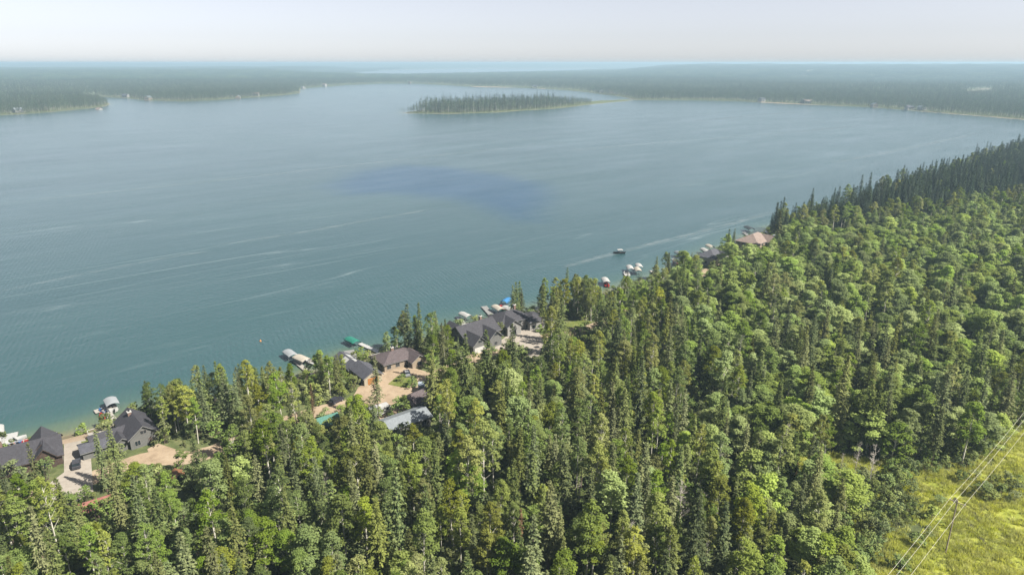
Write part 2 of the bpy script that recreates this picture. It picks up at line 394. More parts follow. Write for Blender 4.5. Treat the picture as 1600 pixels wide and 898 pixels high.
# ------------------------------------------------------------------ sheets laid on the ground (roads, yards, lawns, beach)
def drape(name, poly, dz, m, spacing=2.0, kind='structure'):
    poly = np.asarray(poly); n = len(poly)
    lo, hi = poly.min(0), poly.max(0); pts = []; edges = []
    for i in range(n):
        a, b = poly[i], poly[(i + 1) % n]; k = max(1, int(np.linalg.norm(b - a) / spacing))
        for q in range(k): pts.append(a + (b - a) * q / k)
    nb = len(pts); edges = [(i, (i + 1) % nb) for i in range(nb)]
    gx, gy = np.meshgrid(np.arange(lo[0], hi[0], spacing), np.arange(lo[1], hi[1], spacing))
    G = np.stack([gx.ravel(), gy.ravel()], 1)
    G = G[inside(G, poly)] if len(G) else G
    if len(G): G = G[poly_dist(G, poly) > spacing * 0.4]
    vs = [Vector((p[0], p[1])) for p in pts] + [Vector((p[0], p[1])) for p in G]
    r = delaunay_2d_cdt(vs, edges, [list(range(nb))], 1, 1e-4)
    V = np.array([(v[0], v[1]) for v in r[0]]); Z = height(V) + dz
    me = bpy.data.meshes.new(name); me.from_pydata(np.column_stack([V, Z]).tolist(), [], r[2]); me.update()
    me.materials.append(m)
    me.polygons.foreach_set('use_smooth', [True] * len(me.polygons))
    o = link(name, me); o['kind'] = kind; return o
def ribbon(pts, w, smooth=3):
    """outline of a strip w wide along a line"""
    p = np.array(pts, float)
    for _ in range(smooth):
        q = [p[0]]
        for i in range(len(p) - 1): q += [p[i] * 0.75 + p[i + 1] * 0.25, p[i] * 0.25 + p[i + 1] * 0.75]
        p = np.array(q + [p[-1]])
    d = np.gradient(p, axis=0); d /= np.linalg.norm(d, axis=1)[:, None]
    nn = np.stack([-d[:, 1], d[:, 0]], 1)
    rs = np.random.RandomState(1); ww = w / 2 + rs.uniform(-0.25, 0.25, (len(p), 2))
    return np.concatenate([p + nn * ww[:, :1], (p - nn * ww[:, 1:])[::-1]])
def soil_mat(name, c0, c1, c2, scale=0.25, k=0.5):
    c0, c1, c2 = [tuple(v * k for v in c) for c in (c0, c1, c2)]
    m, n, l = new_mat(name)
    ge = n.new('ShaderNodeNewGeometry')
    n1 = noise(n, scale, 6, 0.65); l.new(ge.outputs['Position'], n1.inputs['Vector'])
    n2 = noise(n, scale * 9, 4, 0.6); l.new(ge.outputs['Position'], n2.inputs['Vector'])
    f = math_node(n, l, 'MULTIPLY_ADD', n2.outputs['Fac'], 0.35, math_node(n, l, 'MULTIPLY', n1.outputs['Fac'], 0.65))
    r = ramp(n, [(0.32, c0), (0.5, c1), (0.68, c2)]); l.new(f, r.inputs['Fac'])
    b = n.new('ShaderNodeBsdfPrincipled'); l.new(r.outputs[0], b.inputs['Base Color']); b.inputs['Roughness'].default_value = 0.95
    b.inputs['Specular IOR Level'].default_value = 0.1
    bp = n.new('ShaderNodeBump'); bp.inputs['Strength'].default_value = 0.5; bp.inputs['Distance'].default_value = 0.15
    l.new(f, bp.inputs['Height']); l.new(bp.outputs[0], b.inputs['Normal'])
    o = out_node(n); l.new(b.outputs[0], o.inputs['Surface']); return m
M_SAND = soil_mat('sandy_gravel', (0.30, 0.225, 0.15), (0.44, 0.34, 0.235), (0.52, 0.42, 0.30), 0.25, 0.6)
M_BEACH = soil_mat('beach_sand', (0.40, 0.30, 0.21), (0.50, 0.39, 0.28), (0.58, 0.48, 0.36))
M_PAVE = soil_mat('pale_concrete', (0.33, 0.29, 0.245), (0.42, 0.375, 0.32), (0.48, 0.44, 0.38), 0.5, 0.62)
M_GREYROAD = soil_mat('grey_gravel', (0.22, 0.205, 0.18), (0.32, 0.30, 0.265), (0.40, 0.37, 0.33), 0.4)
M_LAWN = soil_mat('lawn_grass', (0.10, 0.125, 0.032), (0.145, 0.175, 0.045), (0.22, 0.215, 0.075), 0.3, 0.7)
M_MEADOW = soil_mat('meadow_grass', (0.14, 0.165, 0.026), (0.225, 0.245, 0.042), (0.30, 0.285, 0.075), 0.16, 1.0)
M_FIELD = soil_mat('pale_field', (0.40, 0.38, 0.28), (0.50, 0.47, 0.36), (0.58, 0.55, 0.44), 0.02, 0.34)

LZ = 2.0
clear_polys = []       # where no tree grows (world polygons, margin)
def px_line(pts): return [gp(x, y, LZ) for x, y in pts]
ROAD = px_line([(-80, 800), (60, 775), (150, 745), (225, 712), (290, 718), (345, 701), (395, 676), (450, 656), (500, 641), (560, 628), (615, 618), (660, 598), (705, 575), (760, 550),
                (840, 530), (890, 518), (930, 512), (985, 487), (1030, 460), (1090, 428), (1160, 400)])
road_out = ribbon(ROAD, 6.5)
drape('road', road_out, 0.08, M_SAND, 1.5); clear_polys.append((road_out, 1.2))
MEADOW = poly_px([(1350, 940), (1398, 872), (1436, 836), (1452, 805), (1428, 778), (1438, 752), (1470, 742), (1525, 738), (1560, 708), (1610, 672), (1680, 620), (1800, 640), (1900, 900), (1900, 1250), (1330, 1250), (1330, 1000)], LZ); MEADOW = wiggle(MEADOW, 31, 0.45, 2.0)
drape('meadow', MEADOW, 0.06, M_MEADOW, 4.0); clear_polys.append((MEADOW, 2.0))
GLADE = poly_px([(1235, 712), (1300, 705), (1385, 722), (1400, 738), (1330, 745), (1250, 735)], LZ)
drape('glade', GLADE, 0.07, M_MEADOW, 3.0); clear_polys.append((GLADE, 0.5))
SCRUB = poly_px([(1250, 735), (1400, 738), (1428, 778), (1452, 805), (1398, 872), (1350, 940), (1300, 930), (1350, 820), (1280, 770)], LZ)   # shrubs only
TRACK = ribbon(px_line([(1236, 694), (1250, 690), (1268, 688), (1300, 692)]), 3.5)
drape('path', TRACK, 0.10, M_SAND, 2.0); clear_polys.append((TRACK, 0.3))
FIELDS = [wiggle(poly_px(q, 4), 61, 0.5) for q in ([(1254, 127), (1268, 127), (1274, 117.5), (1250, 118)], [(1512, 150), (1550, 151), (1558, 141), (1520, 140)], [(1376, 133.5), (1392, 133.5), (1390, 130.5), (1378, 130.5)], [(1330, 139), (1350, 139), (1346, 136.5), (1332, 136.5)], [(540, 124.5), (575, 124), (570, 122.6), (545, 122.8)], [(240, 126), (262, 126), (258, 124), (244, 124)])]
for q in FIELDS: drape('field', q, 0.5, M_FIELD, 120.0); clear_polys.append((q, 5.0))

# ---- yards, lawns and beaches by the cottages
for nm, pts, m, dz, sp in (('driveway', [(99, 688), (128, 673), (141, 700), (146, 768), (104, 792), (60, 768), (100, 737)], M_PAVE, 0.11, 1.5),
                           ('beach', [(80, 691), (95, 685), (130, 676), (160, 667), (184, 660), (178, 668), (155, 678), (128, 688), (98, 694)], M_BEACH, 0.14, 1.2),
                           ('yard', [(230, 701), (247, 692), (284, 705), (288, 728), (262, 723), (236, 716)], M_SAND, 0.11, 1.5),
                           ('yard', [(548, 626), (560, 604), (588, 590), (604, 574), (640, 572), (672, 582), (694, 588), (668, 612), (650, 624), (622, 646), (600, 662), (588, 648), (592, 634)], M_SAND, 0.11, 1.5),
                           ('yard', [(764, 546), (782, 532), (800, 517), (838, 511), (850, 534), (842, 556), (830, 560), (818, 545), (790, 545)], M_PAVE, 0.11, 1.5),
                           ('yard', [(1004, 447), (1034, 434), (1044, 442), (1020, 456)], M_GREYROAD, 0.11, 2.0)):
    W_ = poly_px(pts, LZ - (0.9 if nm == 'beach' else 0)); drape(nm, W_, dz, m, sp); clear_polys.append((W_, 0.4))
for pts in ([(606, 600), (620, 588), (650, 588), (653, 597), (632, 606)], [(610, 634), (632, 622), (647, 627), (630, 642)], [(126, 686), (152, 683), (160, 690), (140, 700), (130, 698)], [(868, 508), (905, 499), (926, 503), (900, 512)]):
    W_ = poly_px(pts, LZ); drape('lawn', W_, 0.16, M_LAWN, 1.5); clear_polys.append((W_, 0.2))
fb = [gp(x, y, 0.4) for x, y in FAR_SHORE[3:11]]
drape('beach', ribbon(fb, 11, 2), 0.45, M_BEACH, 9.0)
drape('beach', ribbon([gp(x, y, .4) for x, y in [(850, 139), (800, 137), (760, 136.2), (735, 135.8)]], 26, 2), 0.6, M_BEACH, 25.0)

def shore_angle(px):
    """direction of the near shoreline there"""
    S = NEAR_SHORE
    for (x0, y0), (x1, y1) in zip(S[:-1], S[1:]):
        if x0 <= px <= x1 and x1 - x0 >= 20:
            a, b = gp(px - 60, np.interp(px - 60, [q[0] for q in S], [q[1] for q in S])), gp(px + 60, np.interp(px + 60, [q[0] for q in S], [q[1] for q in S]))
            return math.atan2(b[1] - a[1], b[0] - a[0])
    return 0.6
# name, label, photo pixel of the middle of the footprint, turn against the shoreline (deg), walls, roof, blocks (style, cx, cy, L, W, eave, rise, turned)
BUILD = [
    ('lodge', 'large timber lodge with charcoal gabled roof beside the concrete driveway', (23, 727), 0, 'timber', 'charcoal', [('gable', 0, 0, 21, 10.5, 3.0, 3.0, 0), ('gable', 6.6, 2.6, 10.0, 5.6, 3.0, 2.7, 1), ('gable', 7.0, -3.2, 5.4, 4.0, 3.7, 2.1, 1), ('gable', -4.5, -3.2, 6, 4.5, 3.4, 2.2, 1)], {'chimney': (-2, 1, 8.0)}),
    ('cottage', 'charcoal roofed cottage with grey gable end facing the sandy yard', (194, 688), 4, 'grey', 'charcoal', [('gable', 3.6, 0, 13, 7.0, 3.5, 2.7, 1), ('gable', -3.6, 0.6, 8, 6, 2.7, 1.7, 0), ('gable', -1.4, -2.8, 5, 4.2, 2.5, 1.4, 1)], {'chimney': (3.0, 3, 7.0)}),
    ('boathouse', 'low dark roofed outbuilding beside the lawn and the concrete driveway', (149, 706), 0, 'grey', 'slate', [('gable', 0, 0, 6, 5, 2.4, .9, 0)], {}),
    ('shed', 'small shed with faded red metal roof among the spruces', (155, 800), -4, 'timber', 'red', [('gable', 0, 0, 6.2, 4.4, 2.2, 1.2, 0)], {}),
    ('shed', 'tiny shed with rust brown roof beside the sandy yard', (279, 752), 10, 'timber', 'rust', [('gable', 0, 0, 2.6, 2.2, 1.9, .8, 1)], {}),
    ('garage', 'long grey garage with orange door and skylights beside the dock', (563, 583), 2, 'cream', 'slate', [('gable', 0, -4.5, 10, 6.2, 3.0, 1.7, 1), ('gable', -1.0, 6.5, 12, 5.2, 2.6, 1.4, 1)], {'door': (0, -9.5), 'sky': 1}),
    ('cottage', 'low brown roofed cottage behind the round lawn', (626, 567), -2, 'tan', 'brown', [('hip', -1, 1.5, 13, 9, 2.7, 2.2, 0), ('gable', 4.0, -2.8, 7, 5.6, 2.7, 1.9, 1)], {'chimney': (-2, 2, 6.2)}),
    ('shed', 'shed with weathered brown roof beside the small lawn', (655, 632), 4, 'grey', 'brown', [('gable', 0, 0, 9.5, 6, 2.8, 1.7, 0)], {}),
    ('workshop', 'long workshop with pale blue metal roof beside the parked camper', (634, 668), -2, 'grey', 'metal', [('gable', 0, 0, 12.5, 6.6, 3.0, 1.2, 0)], {}),
    ('cabin', 'small cabin with green metal roof beside the sandy road', (510, 670), 0, 'tan', 'green', [('gable', 0, 0, 6.2, 5, 2.5, 1.5, 0)], {}),
    ('house', 'big grey lakefront house with many charcoal gables and tan garage wall', (744, 533), 3, 'grey', 'charcoal', [('gable', 0, 1.0, 16, 10, 4.4, 3.3, 0), ('gable', 2.5, -4.0, 9.0, 5.4, 4.2, 2.3, 1), ('gable', -5.2, -3.8, 10.5, 6.0, 3.7, 2.6, 1), ('gable', -4, 6.6, 8, 6.4, 3.6, 2.6, 1)], {'chimney': (4, 2.5, 8.8), 'garage': (-5.2, -9.05)}),
    ('house', 'light grey walled lakefront house with charcoal hip roof and brick chimney', (806, 510), 0, 'lightgrey', 'charcoal', [('hip', -2, 1.5, 13, 10, 4.4, 2.8, 0), ('gable', -5.0, -3.0, 7.5, 6, 4.2, 2.1, 1), ('hip', 6.2, -1.8, 9, 7.5, 3.6, 2.2, 1)], {'chimney': (1.5, 3.5, 8.4)}),
    ('cottage', 'dark slate roofed cottage peeking above trees beside the shore', (1112, 407), 0, 'white', 'slate', [('hip', 0, 0, 14, 10, 4.0, 3.0, 0), ('gable', 3, -3, 8, 6, 4.0, 2.4, 1)], {}),
    ('house', 'wide tan roofed house behind the shoreline spruces', (1178, 385), 0, 'tan', 'tan', [('hip', 0, 0, 19, 13, 4.4, 4.0, 0), ('gable', 4, -4, 9, 7, 4.4, 3.0, 1)], {}),
    ('garage', 'low grey roofed garage beside the wide tan roofed house', (1203, 382), 0, 'white', 'metal', [('gable', 0, 0, 10, 8, 3.2, 2.0, 0)], {}),
]
for b_ in BUILD:
    c_ = gp(*b_[2], LZ); a_ = shore_angle(b_[2][0]) + rad(b_[3])
    for (st, cx, cy, L, W, ev, rs_, tn) in b_[6]:
        hx, hy = (W / 2, L / 2) if tn else (L / 2, W / 2)
        Q = np.array([(cx - hx, cy - hy), (cx + hx, cy - hy), (cx + hx, cy + hy), (cx - hx, cy + hy)])
        Rm = np.array([[math.cos(a_), -math.sin(a_)], [math.sin(a_), math.cos(a_)]])
        clear_polys.append((Q @ Rm.T + c_, 1.6))


# ------------------------------------------------------------------ trees
def leaf_mesh(name, C, T, N, L, W, shade, m):
    """many small leaf sprays: centre, long axis, normal, length, width"""
    T = T / np.linalg.norm(T, axis=1)[:, None]
    B = np.cross(N, T); B /= np.maximum(np.linalg.norm(B, axis=1), 1e-6)[:, None]
    a = T * L[:, None] / 2; b = B * W[:, None] / 2
    V = np.stack([C - a, C + b, C + a, C - b], 1).reshape(-1, 3)
    Fq = np.arange(len(V)).reshape(-1, 4)
    me = fast_mesh(name, V, Fq); put_attr(me, 'shade', np.clip(shade, 0, 1), 'FACE'); me.materials.append(m); return me
def unit(rs, n):
    v = rs.normal(size=(n, 3)); return v / np.linalg.norm(v, axis=1)[:, None]

def spruce_meshes(seed, H, R, base, ragged=0.25, lod=0, m=None):
    rs = np.random.RandomState(seed); C, T, N, L, W, S = [], [], [], [], [], []
    zb = base * H; zz = zb; step = 0.42 if not lod else 1.5
    lean = rs.uniform(-0.012, 0.012, 2)
    while zz < H * 0.985:
        t = (zz - zb) / (H - zb)
        prof = (1 - t) ** 0.78 * min(1.0, 0.62 + t * 2.6)
        nb = max(3, int(round((6.5 if not lod else 5) * (0.55 + 0.6 * prof))))
        a0 = rs.uniform(0, 6.28); lay = rs.uniform(0.78, 1.14)
        for k in range(nb):
            if rs.rand() < ragged * 0.5: continue
            Lb = R * prof * lay * rs.uniform(1 - ragged * 1.6, 1.12) + 0.18
            az = a0 + 6.283 * k / nb + rs.uniform(-0.4, 0.4)
            el = np.interp(t, [0, 0.4, 0.8, 1], [-0.42, -0.22, 0.15, 0.75]) + rs.uniform(-0.12, 0.12)
            d = np.array([math.cos(az) * math.cos(el), math.sin(az) * math.cos(el), math.sin(el)])
            side = np.array([-math.sin(az), math.cos(az), 0])
            ns = max(1, int(Lb / (0.42 if not lod else 1.3)))
            bsh = rs.uniform(-0.15, 0.2)
            for q in range(ns):
                f = (q + rs.uniform(0.35, 1.0)) / ns
                if f < 0.22 and ns > 3: continue
                p = np.array([lean[0] * zz, lean[1] * zz, zz]) + d * Lb * f
                p[2] += -0.16 * Lb * f * f + 0.10 * Lb * f ** 4
                for w in range(4 if not lod else 2):
                    sg = rs.uniform(-1, 1)
                    C.append(p + side * sg * 0.30 * (1.2 - 0.5 * f) * (1 if not lod else 1.6) + rs.normal(size=3) * 0.07)
                    T.append(d + side * sg * 1.1 + np.array([0, 0, rs.uniform(-0.75, 0.12)]))
                    N.append(np.array([0, 0, 1.0]) + d * 0.45 + rs.normal(size=3) * 0.45)
                    L.append(rs.uniform(0.38, 0.70) * (1 if not lod else 2.1)); W.append(rs.uniform(0.17, 0.34) * (1 if not lod else 2.4))
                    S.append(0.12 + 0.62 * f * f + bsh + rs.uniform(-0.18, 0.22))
        zz += step * rs.uniform(0.8, 1.25) * (1 - 0.35 * t)
    for k in range(7 if not lod else 3):     # the leader
        zt = H * (0.962 + 0.038 * k / 7); aa = rs.uniform(0, 6.28)
        C.append((lean[0] * zt, lean[1] * zt, zt)); T.append((0.15 * math.cos(aa), 0.15 * math.sin(aa), 1)); N.append((math.sin(aa), -math.cos(aa), 0.1))
        L.append(0.7 * (1 if not lod else 1.6)); W.append(0.2 * (1 if not lod else 2)); S.append(0.6)
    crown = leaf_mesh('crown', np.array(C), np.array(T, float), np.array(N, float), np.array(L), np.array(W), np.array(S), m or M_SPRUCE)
    mb = MB(); r0 = H * 0.0085 + 0.04
    mb.tube([(0, 0, -0.5), (lean[0] * H * .5, lean[1] * H * .5, H * .5), (lean[0] * H, lean[1] * H, H * .97)], [r0, r0 * .62, 0.02], 5 if not lod else 3, M_BARK)
    if not lod:
        for k in range(10):     # dead lower stubs
            zt = rs.uniform(0.3 * zb, zb + 1); aa = rs.uniform(0, 6.28); le = rs.uniform(0.4, 1.1)
            mb.tube([(0, 0, zt), (le * math.cos(aa), le * math.sin(aa), zt - 0.15)], [0.035, 0.012], 3, M_BARK, False)
    return mb.mesh('trunk'), crown

def aspen_meshes(seed, H, R, base, lod=0, m=None, bark=None, nclump=60, leaf=0.27, stems=1, dens=60):
    """broadleaf: a pale bole, limbs, and leaf clumps set through an uneven crown"""
    rs = np.random.RandomState(seed); mb = MB(); bark = bark or M_PALEBARK
    C, T, N, L, W, S = [], [], [], [], [], []
    zb = base * H; ch = H - zb
    ax = rs.uniform(-0.03, 0.03, 2); r0 = 0.007 * H + 0.035
    if stems == 1:
        mid = (ax[0] * H * .5 + rs.uniform(-.2, .2), ax[1] * H * .5 + rs.uniform(-.2, .2), H * .5)
        mb.tube([(0, 0, -0.5), mid, (ax[0] * H, ax[1] * H, H * .93)], [r0, r0 * .7, 0.03], 5 if not lod else 3, bark)
    lob = rs.uniform(0.72, 1.2, 7); ph = rs.uniform(0, 6.28)
    def rad_at(az, t):
        k = (az + ph) / 6.2832 * 7 % 7; i = int(k); f = k - i
        return R * (lob[i] * (1 - f) + lob[(i + 1) % 7] * f) * (math.sin(math.pi * min(1, max(0.0, 0.13 + t * 0.87)) ** 0.82) ** 0.6)
    for c in range(nclump):
        t = rs.rand() ** 0.72; az = rs.uniform(0, 6.2832); fr = rs.rand() ** 0.42
        rr = rad_at(az, t) * fr
        ctr = np.array([ax[0] * H + rr * math.cos(az), ax[1] * H + rr * math.sin(az), zb + ch * t * 0.95 + rs.uniform(-.3, .3)])
        cr = (rs.uniform(0.42, 0.95) * R / 2.4) * (1.25 if lod else 1)
        if not lod and c % 2 == 0:
            zs = max(zb * 0.8, ctr[2] - rr * 0.9 - 0.5)
            st = (ax[0] * zs, ax[1] * zs, zs) if stems == 1 else (rs.uniform(-.3, .3), rs.uniform(-.3, .3), -0.2)
            mb.tube([st, tuple(ctr)], [0.05 if stems == 1 else 0.035, 0.012], 3, bark, False)
        nl = int(dens * (cr / 0.8) ** 2 * rs.uniform(0.7, 1.2)) if not lod else 5
        u = unit(rs, nl); u[:, 2] = np.where(u[:, 2] < -0.35, -u[:, 2], u[:, 2])
        pos = ctr + u * cr * rs.uniform(0.45, 1.05, (nl, 1)) * np.array([1, 1, 0.82])
        C.append(pos); nn = u * 0.8 + np.array([0, 0, 0.75]) + rs.normal(size=(nl, 3)) * 0.55; N.append(nn)
        tt = np.cross(nn, unit(rs, nl)); T.append(tt + 1e-4)
        sc = 1 if not lod else 2.7
        L.append(rs.uniform(0.75, 1.35, nl) * leaf * 1.25 * sc); W.append(rs.uniform(0.75, 1.3, nl) * leaf * sc)
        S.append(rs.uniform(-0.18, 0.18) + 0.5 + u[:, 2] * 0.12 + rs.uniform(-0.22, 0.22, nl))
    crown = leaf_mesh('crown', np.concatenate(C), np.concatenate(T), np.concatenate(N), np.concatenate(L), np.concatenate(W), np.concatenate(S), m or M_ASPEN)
    return (mb.mesh('trunk') if mb.v else None), crown

def dead_mesh(seed, H, twiggy=1.0, m=None):
    rs = np.random.RandomState(seed); mb = MB(); m = m or M_DEADWOOD
    mb.tube([(0, 0, -0.5), (rs.uniform(-.2, .2), rs.uniform(-.2, .2), H * .5), (rs.uniform(-.4, .4), rs.uniform(-.4, .4), H)], [0.15, 0.10, 0.02], 5, m)
    tr = mb.mesh('trunk'); mb = MB()
    for k in range(int(46 * twiggy)):
        t = rs.uniform(0.3, 0.98); zt = H * t; a = rs.uniform(0, 6.28); le = (1.25 - t) * rs.uniform(1.2, 2.9)
        e = np.array([le * math.cos(a), le * math.sin(a), zt + le * rs.uniform(0.1, 0.9)])
        mb.tube([(0, 0, zt), tuple(e)], [0.045, 0.014], 3, m, False)
        for q in range(4):
            f = rs.uniform(0.35, 1); p = np.array([0, 0, zt]) * (1 - f) + e * f; g = p + unit(rs, 1)[0] * np.array([.6, .6, .5]) * rs.uniform(.5, 1.2) + np.array([0, 0, .3])
            mb.tube([tuple(p), tuple(g)], [0.022, 0.008], 3, m, False)
    return tr, mb.mesh('branches')

def joined(name, parts):
    """one mesh out of trunk and crown, for the wood beyond the single trees"""
    bm = bmesh.new(); mats = []
    V, Fs, MI, SH = [], [], [], []
    for me in parts:
        if me is None: continue
        b = len(V); V += [tuple(v.co) for v in me.vertices]
        off = len(mats); mats += list(me.materials)
        sh = me.attributes.get('shade')
        for i, p in enumerate(me.polygons):
            Fs.append(tuple(k + b for k in p.vertices)); MI.append(off + p.material_index); SH.append(sh.data[i].value if sh else 0.5)
    bm.free()
    me = bpy.data.meshes.new(name); me.from_pydata(V, [], Fs)
    for m in mats: me.materials.append(m)
    me.polygons.foreach_set('material_index', MI); me.update(); put_attr(me, 'shade', SH, 'FACE'); return me

SPR = []   # (trunk, crown, nominal height, look)
for i, (H, R, b, rg, look) in enumerate([(21, 2.3, .12, .25, 'slim'), (19, 2.1, .18, .32, 'slim'), (21, 3.2, .10, .22, 'broad'), (18, 2.9, .10, .28, 'broad'), (20, 2.1, .32, .45, 'bare'), (17, 1.95, .14, .3, 'slim'),
                                         (21, 2.6, .30, .40, 'bare'), (16, 2.8, .06, .2, 'broad')]):
    SPR.append((*spruce_meshes(100 + i, H, R, b, rg), H, look))
ASP = []
for i, (H, R, b, look) in enumerate([(16, 2.4, .30, 'round'), (18, 2.1, .42, 'tall'), (14, 2.6, .26, 'round'), (19, 2.3, .40, 'tall'), (13, 2.1, .22, 'round'), (17, 1.9, .46, 'tall'), (15, 2.9, .30, 'round'), (17, 2.5, .34, 'round'), (20, 2.0, .38, 'tall')]):
    ASP.append((*aspen_meshes(200 + i, H, R, b), H, look))
PALE = []
for i, (H, R, b, look) in enumerate([(13, 2.8, .24, 'round'), (14, 3.1, .28, 'round'), (12, 2.6, .2, 'round'), (15, 2.8, .32, 'tall'), (13, 3.3, .24, 'round'), (14, 2.5, .3, 'tall'), (11.5, 3.0, .2, 'round')]):
    PALE.append((*aspen_meshes(250 + i, H, R, b, m=M_PALEASPEN), H, look))
SHADED = []  # spruce crowns copied in a darker colour as painted cloud shade
for t in SPR[:4]:
    c_ = t[1].copy(); c_.materials[0] = M_SHADEDSPRUCE; SHADED.append((t[0], c_, t[2], t[3]))
SHR = []
for i, (H, R) in enumerate([(3.4, 1.7), (4.6, 1.9), (2.6, 1.5), (5.4, 2.0)]):
    SHR.append((*aspen_meshes(300 + i, H, R, 0.08, m=M_SHRUB, bark=M_BARK, nclump=20, leaf=0.30, stems=3, dens=40), H, 'shrub'))
DEAD = [(*dead_mesh(400, 14), 14), (*dead_mesh(401, 17, 0.7), 17), (*dead_mesh(402, 12, 1.2), 12)]
RUST = [(*spruce_meshes(420, 16, 1.5, .15, .6, m=M_RUST), 16)]
LOD_S = [joined('spruce_far', spruce_meshes(500 + i, H, R, .08, .25, 1, M_FARSPRUCE)) for i, (H, R) in enumerate([(20, 2.1), (17, 1.9), (22, 2.4)])]
LOD_A = [joined('aspen_far', aspen_meshes(520 + i, H, R, .3, 1, M_FARASPEN, nclump=24)) for i, (H, R) in enumerate([(15, 2.7), (17, 2.5), (13, 3.0)])]
def patch(seed):
    """a stand of far trees, about 45 m across"""
    rs = np.random.RandomState(seed); V, Fs, SH, MI = [], [], [], []
    for k in range(60):
        x, y = rs.uniform(-24, 24, 2); H = rs.uniform(11, 19); sp = rs.rand() < 0.5; R = 2.6 if sp else 3.6
        a = rs.uniform(0, 6.28); b = len(V); n = 5
        for j in range(n): V.append((x + R * math.cos(a + 1.2566 * j), y + R * math.sin(a + 1.2566 * j), H * (.25 if sp else .55)))
        V.append((x, y, H)); V.append((x, y, 0 if sp else H * .2))
        for j in range(n):
            Fs.append((b + j, b + (j + 1) % n, b + 5)); Fs.append((b + (j + 1) % n, b + j, b + 6)); SH += [rs.uniform(0.1, 0.9)] * 2; MI += [0 if sp else 1] * 2
    me = bpy.data.meshes.new('stand'); me.from_pydata(V, [], Fs); me.materials.append(M_FARSPRUCE); me.materials.append(M_FARASPEN)
    me.polygons.foreach_set('material_index', MI); me.update(); put_attr(me, 'shade', SH, 'FACE'); return me
PATCH = [patch(600 + i) for i in range(4)]

def scatter(r0, r1, spacing, seed, az=44):
    """jittered points on land in the camera's wedge of view"""
    rs = np.random.RandomState(seed); X = r1 * math.sin(rad(az))
    gx, gy = np.meshgrid(np.arange(-X, X, spacing), np.arange(0, r1, spacing))
    P = np.stack([gx.ravel(), gy.ravel()], 1) + rs.uniform(-.48, .48, (gx.size, 2)) * spacing
    d = np.hypot(P[:, 0], P[:, 1]); a = np.degrees(np.abs(np.arctan2(P[:, 0], P[:, 1])))
    P = P[(d > r0) & (d < r1) & (a < az)]
    s = shore_sd(P); P, s = P[s > 1.5], s[s > 1.5]
    keep = np.ones(len(P), bool)
    for q, mg in clear_polys:
        lo, hi = q.min(0) - mg - 1, q.max(0) + mg + 1
        k = np.where((P >= lo).all(1) & (P <= hi).all(1) & keep)[0]
        if len(k): keep[k] &= ~(inside(P[k], q) | (poly_dist(P[k], q) < mg))
    return P[keep], s[keep], rs

def scatter_object(name, meshes, pts, idx, scl, rz, label=None):
    """one wood made of many instances: a point cloud that geometry nodes fill with trees"""
    me = bpy.data.meshes.new(name); me.from_pydata(pts.tolist(), [], [])
    a = me.attributes.new('idx', 'INT', 'POINT'); a.data.foreach_set('value', np.asarray(idx, np.int32))
    a = me.attributes.new('scl', 'FLOAT_VECTOR', 'POINT'); a.data.foreach_set('vector', np.asarray(scl, np.float32).ravel())
    a = me.attributes.new('rot', 'FLOAT_VECTOR', 'POINT')
    rv = np.zeros((len(pts), 3), np.float32); rv[:, 2] = rz; a.data.foreach_set('vector', rv.ravel())
    o = link(name, me); o['kind'] = 'stuff'
    ng = bpy.data.node_groups.new(name + '_nodes', 'GeometryNodeTree'); n, l = ng.nodes, ng.links
    ng.interface.new_socket('Geometry', in_out='INPUT', socket_type='NodeSocketGeometry')
    ng.interface.new_socket('Geometry', in_out='OUTPUT', socket_type='NodeSocketGeometry')
    gi = n.new('NodeGroupInput'); go = n.new('NodeGroupOutput'); ip = n.new('GeometryNodeInstanceOnPoints')
    j = n.new('GeometryNodeJoinGeometry')
    for m in reversed(meshes):
        so = bpy.data.objects.new('source', m)
        oi = n.new('GeometryNodeObjectInfo'); oi.inputs['Object'].default_value = so; oi.inputs['As Instance'].default_value = True
        l.new(oi.outputs['Geometry'], j.inputs[0])
    l.new(gi.outputs[0], ip.inputs['Points']); l.new(j.outputs[0], ip.inputs['Instance'])
    ip.inputs['Pick Instance'].default_value = True
    for nm, ty, sk in (('idx', 'INT', 'Instance Index'), ('scl', 'FLOAT_VECTOR', 'Scale'), ('rot', 'FLOAT_VECTOR', 'Rotation')):
        na = n.new('GeometryNodeInputNamedAttribute'); na.data_type = ty; na.inputs['Name'].default_value = nm
        l.new(na.outputs['Attribute'], ip.inputs[sk])
    l.new(ip.outputs[0], go.inputs[0])
    md = o.modifiers.new('scatter', 'NODES'); md.node_group = ng
    if label: o['label'] = label
    return o

# ---- the near wood
P, s, rs = scatter(70, 1050, 4.1, 42)
Z = height(P, s); q = to_px(np.column_stack([P, Z])); px, py = q[:, 0], q[:, 1]
infr = (px > -140) & (px < 1740) & (py < 1120)
P, s, Z, px, py = P[infr], s[infr], Z[infr], px[infr], py[infr]
n = len(P)
def vn(P, sc, sd):
    r = np.random.RandomState(sd); out = 0
    for k in range(5):
        a = r.uniform(0, 6.28); f = r.uniform(0.6, 1.6) / sc; out = out + np.sin((P[:, 0] * math.cos(a) + P[:, 1] * math.sin(a)) * f * 6.28 + r.uniform(0, 6.28))
    return out / 5
patchy = vn(P, 45, 5)
ps = 0.38 + 0.34 * patchy                                    # share of spruce in the mixed wood
right = sstep(930, 1120, px - (py - 520) * 0.55)              # the aspen slope
ps = np.where(right > 0, ps * (1 - right) + right * (0.035 + 0.06 * patchy), ps)
ps = np.where((px > 1195) & (py < 380 - (px - 1195) * 0.14), 0.95, ps)             # spruce stand in painted cloud shade along the far end of the near shore
ps = np.where((s < 14) & (px > 1000), 0.55, ps)
ps = np.where((px > 1080) & (py > 560), 0.26 + 0.2 * patchy, ps)
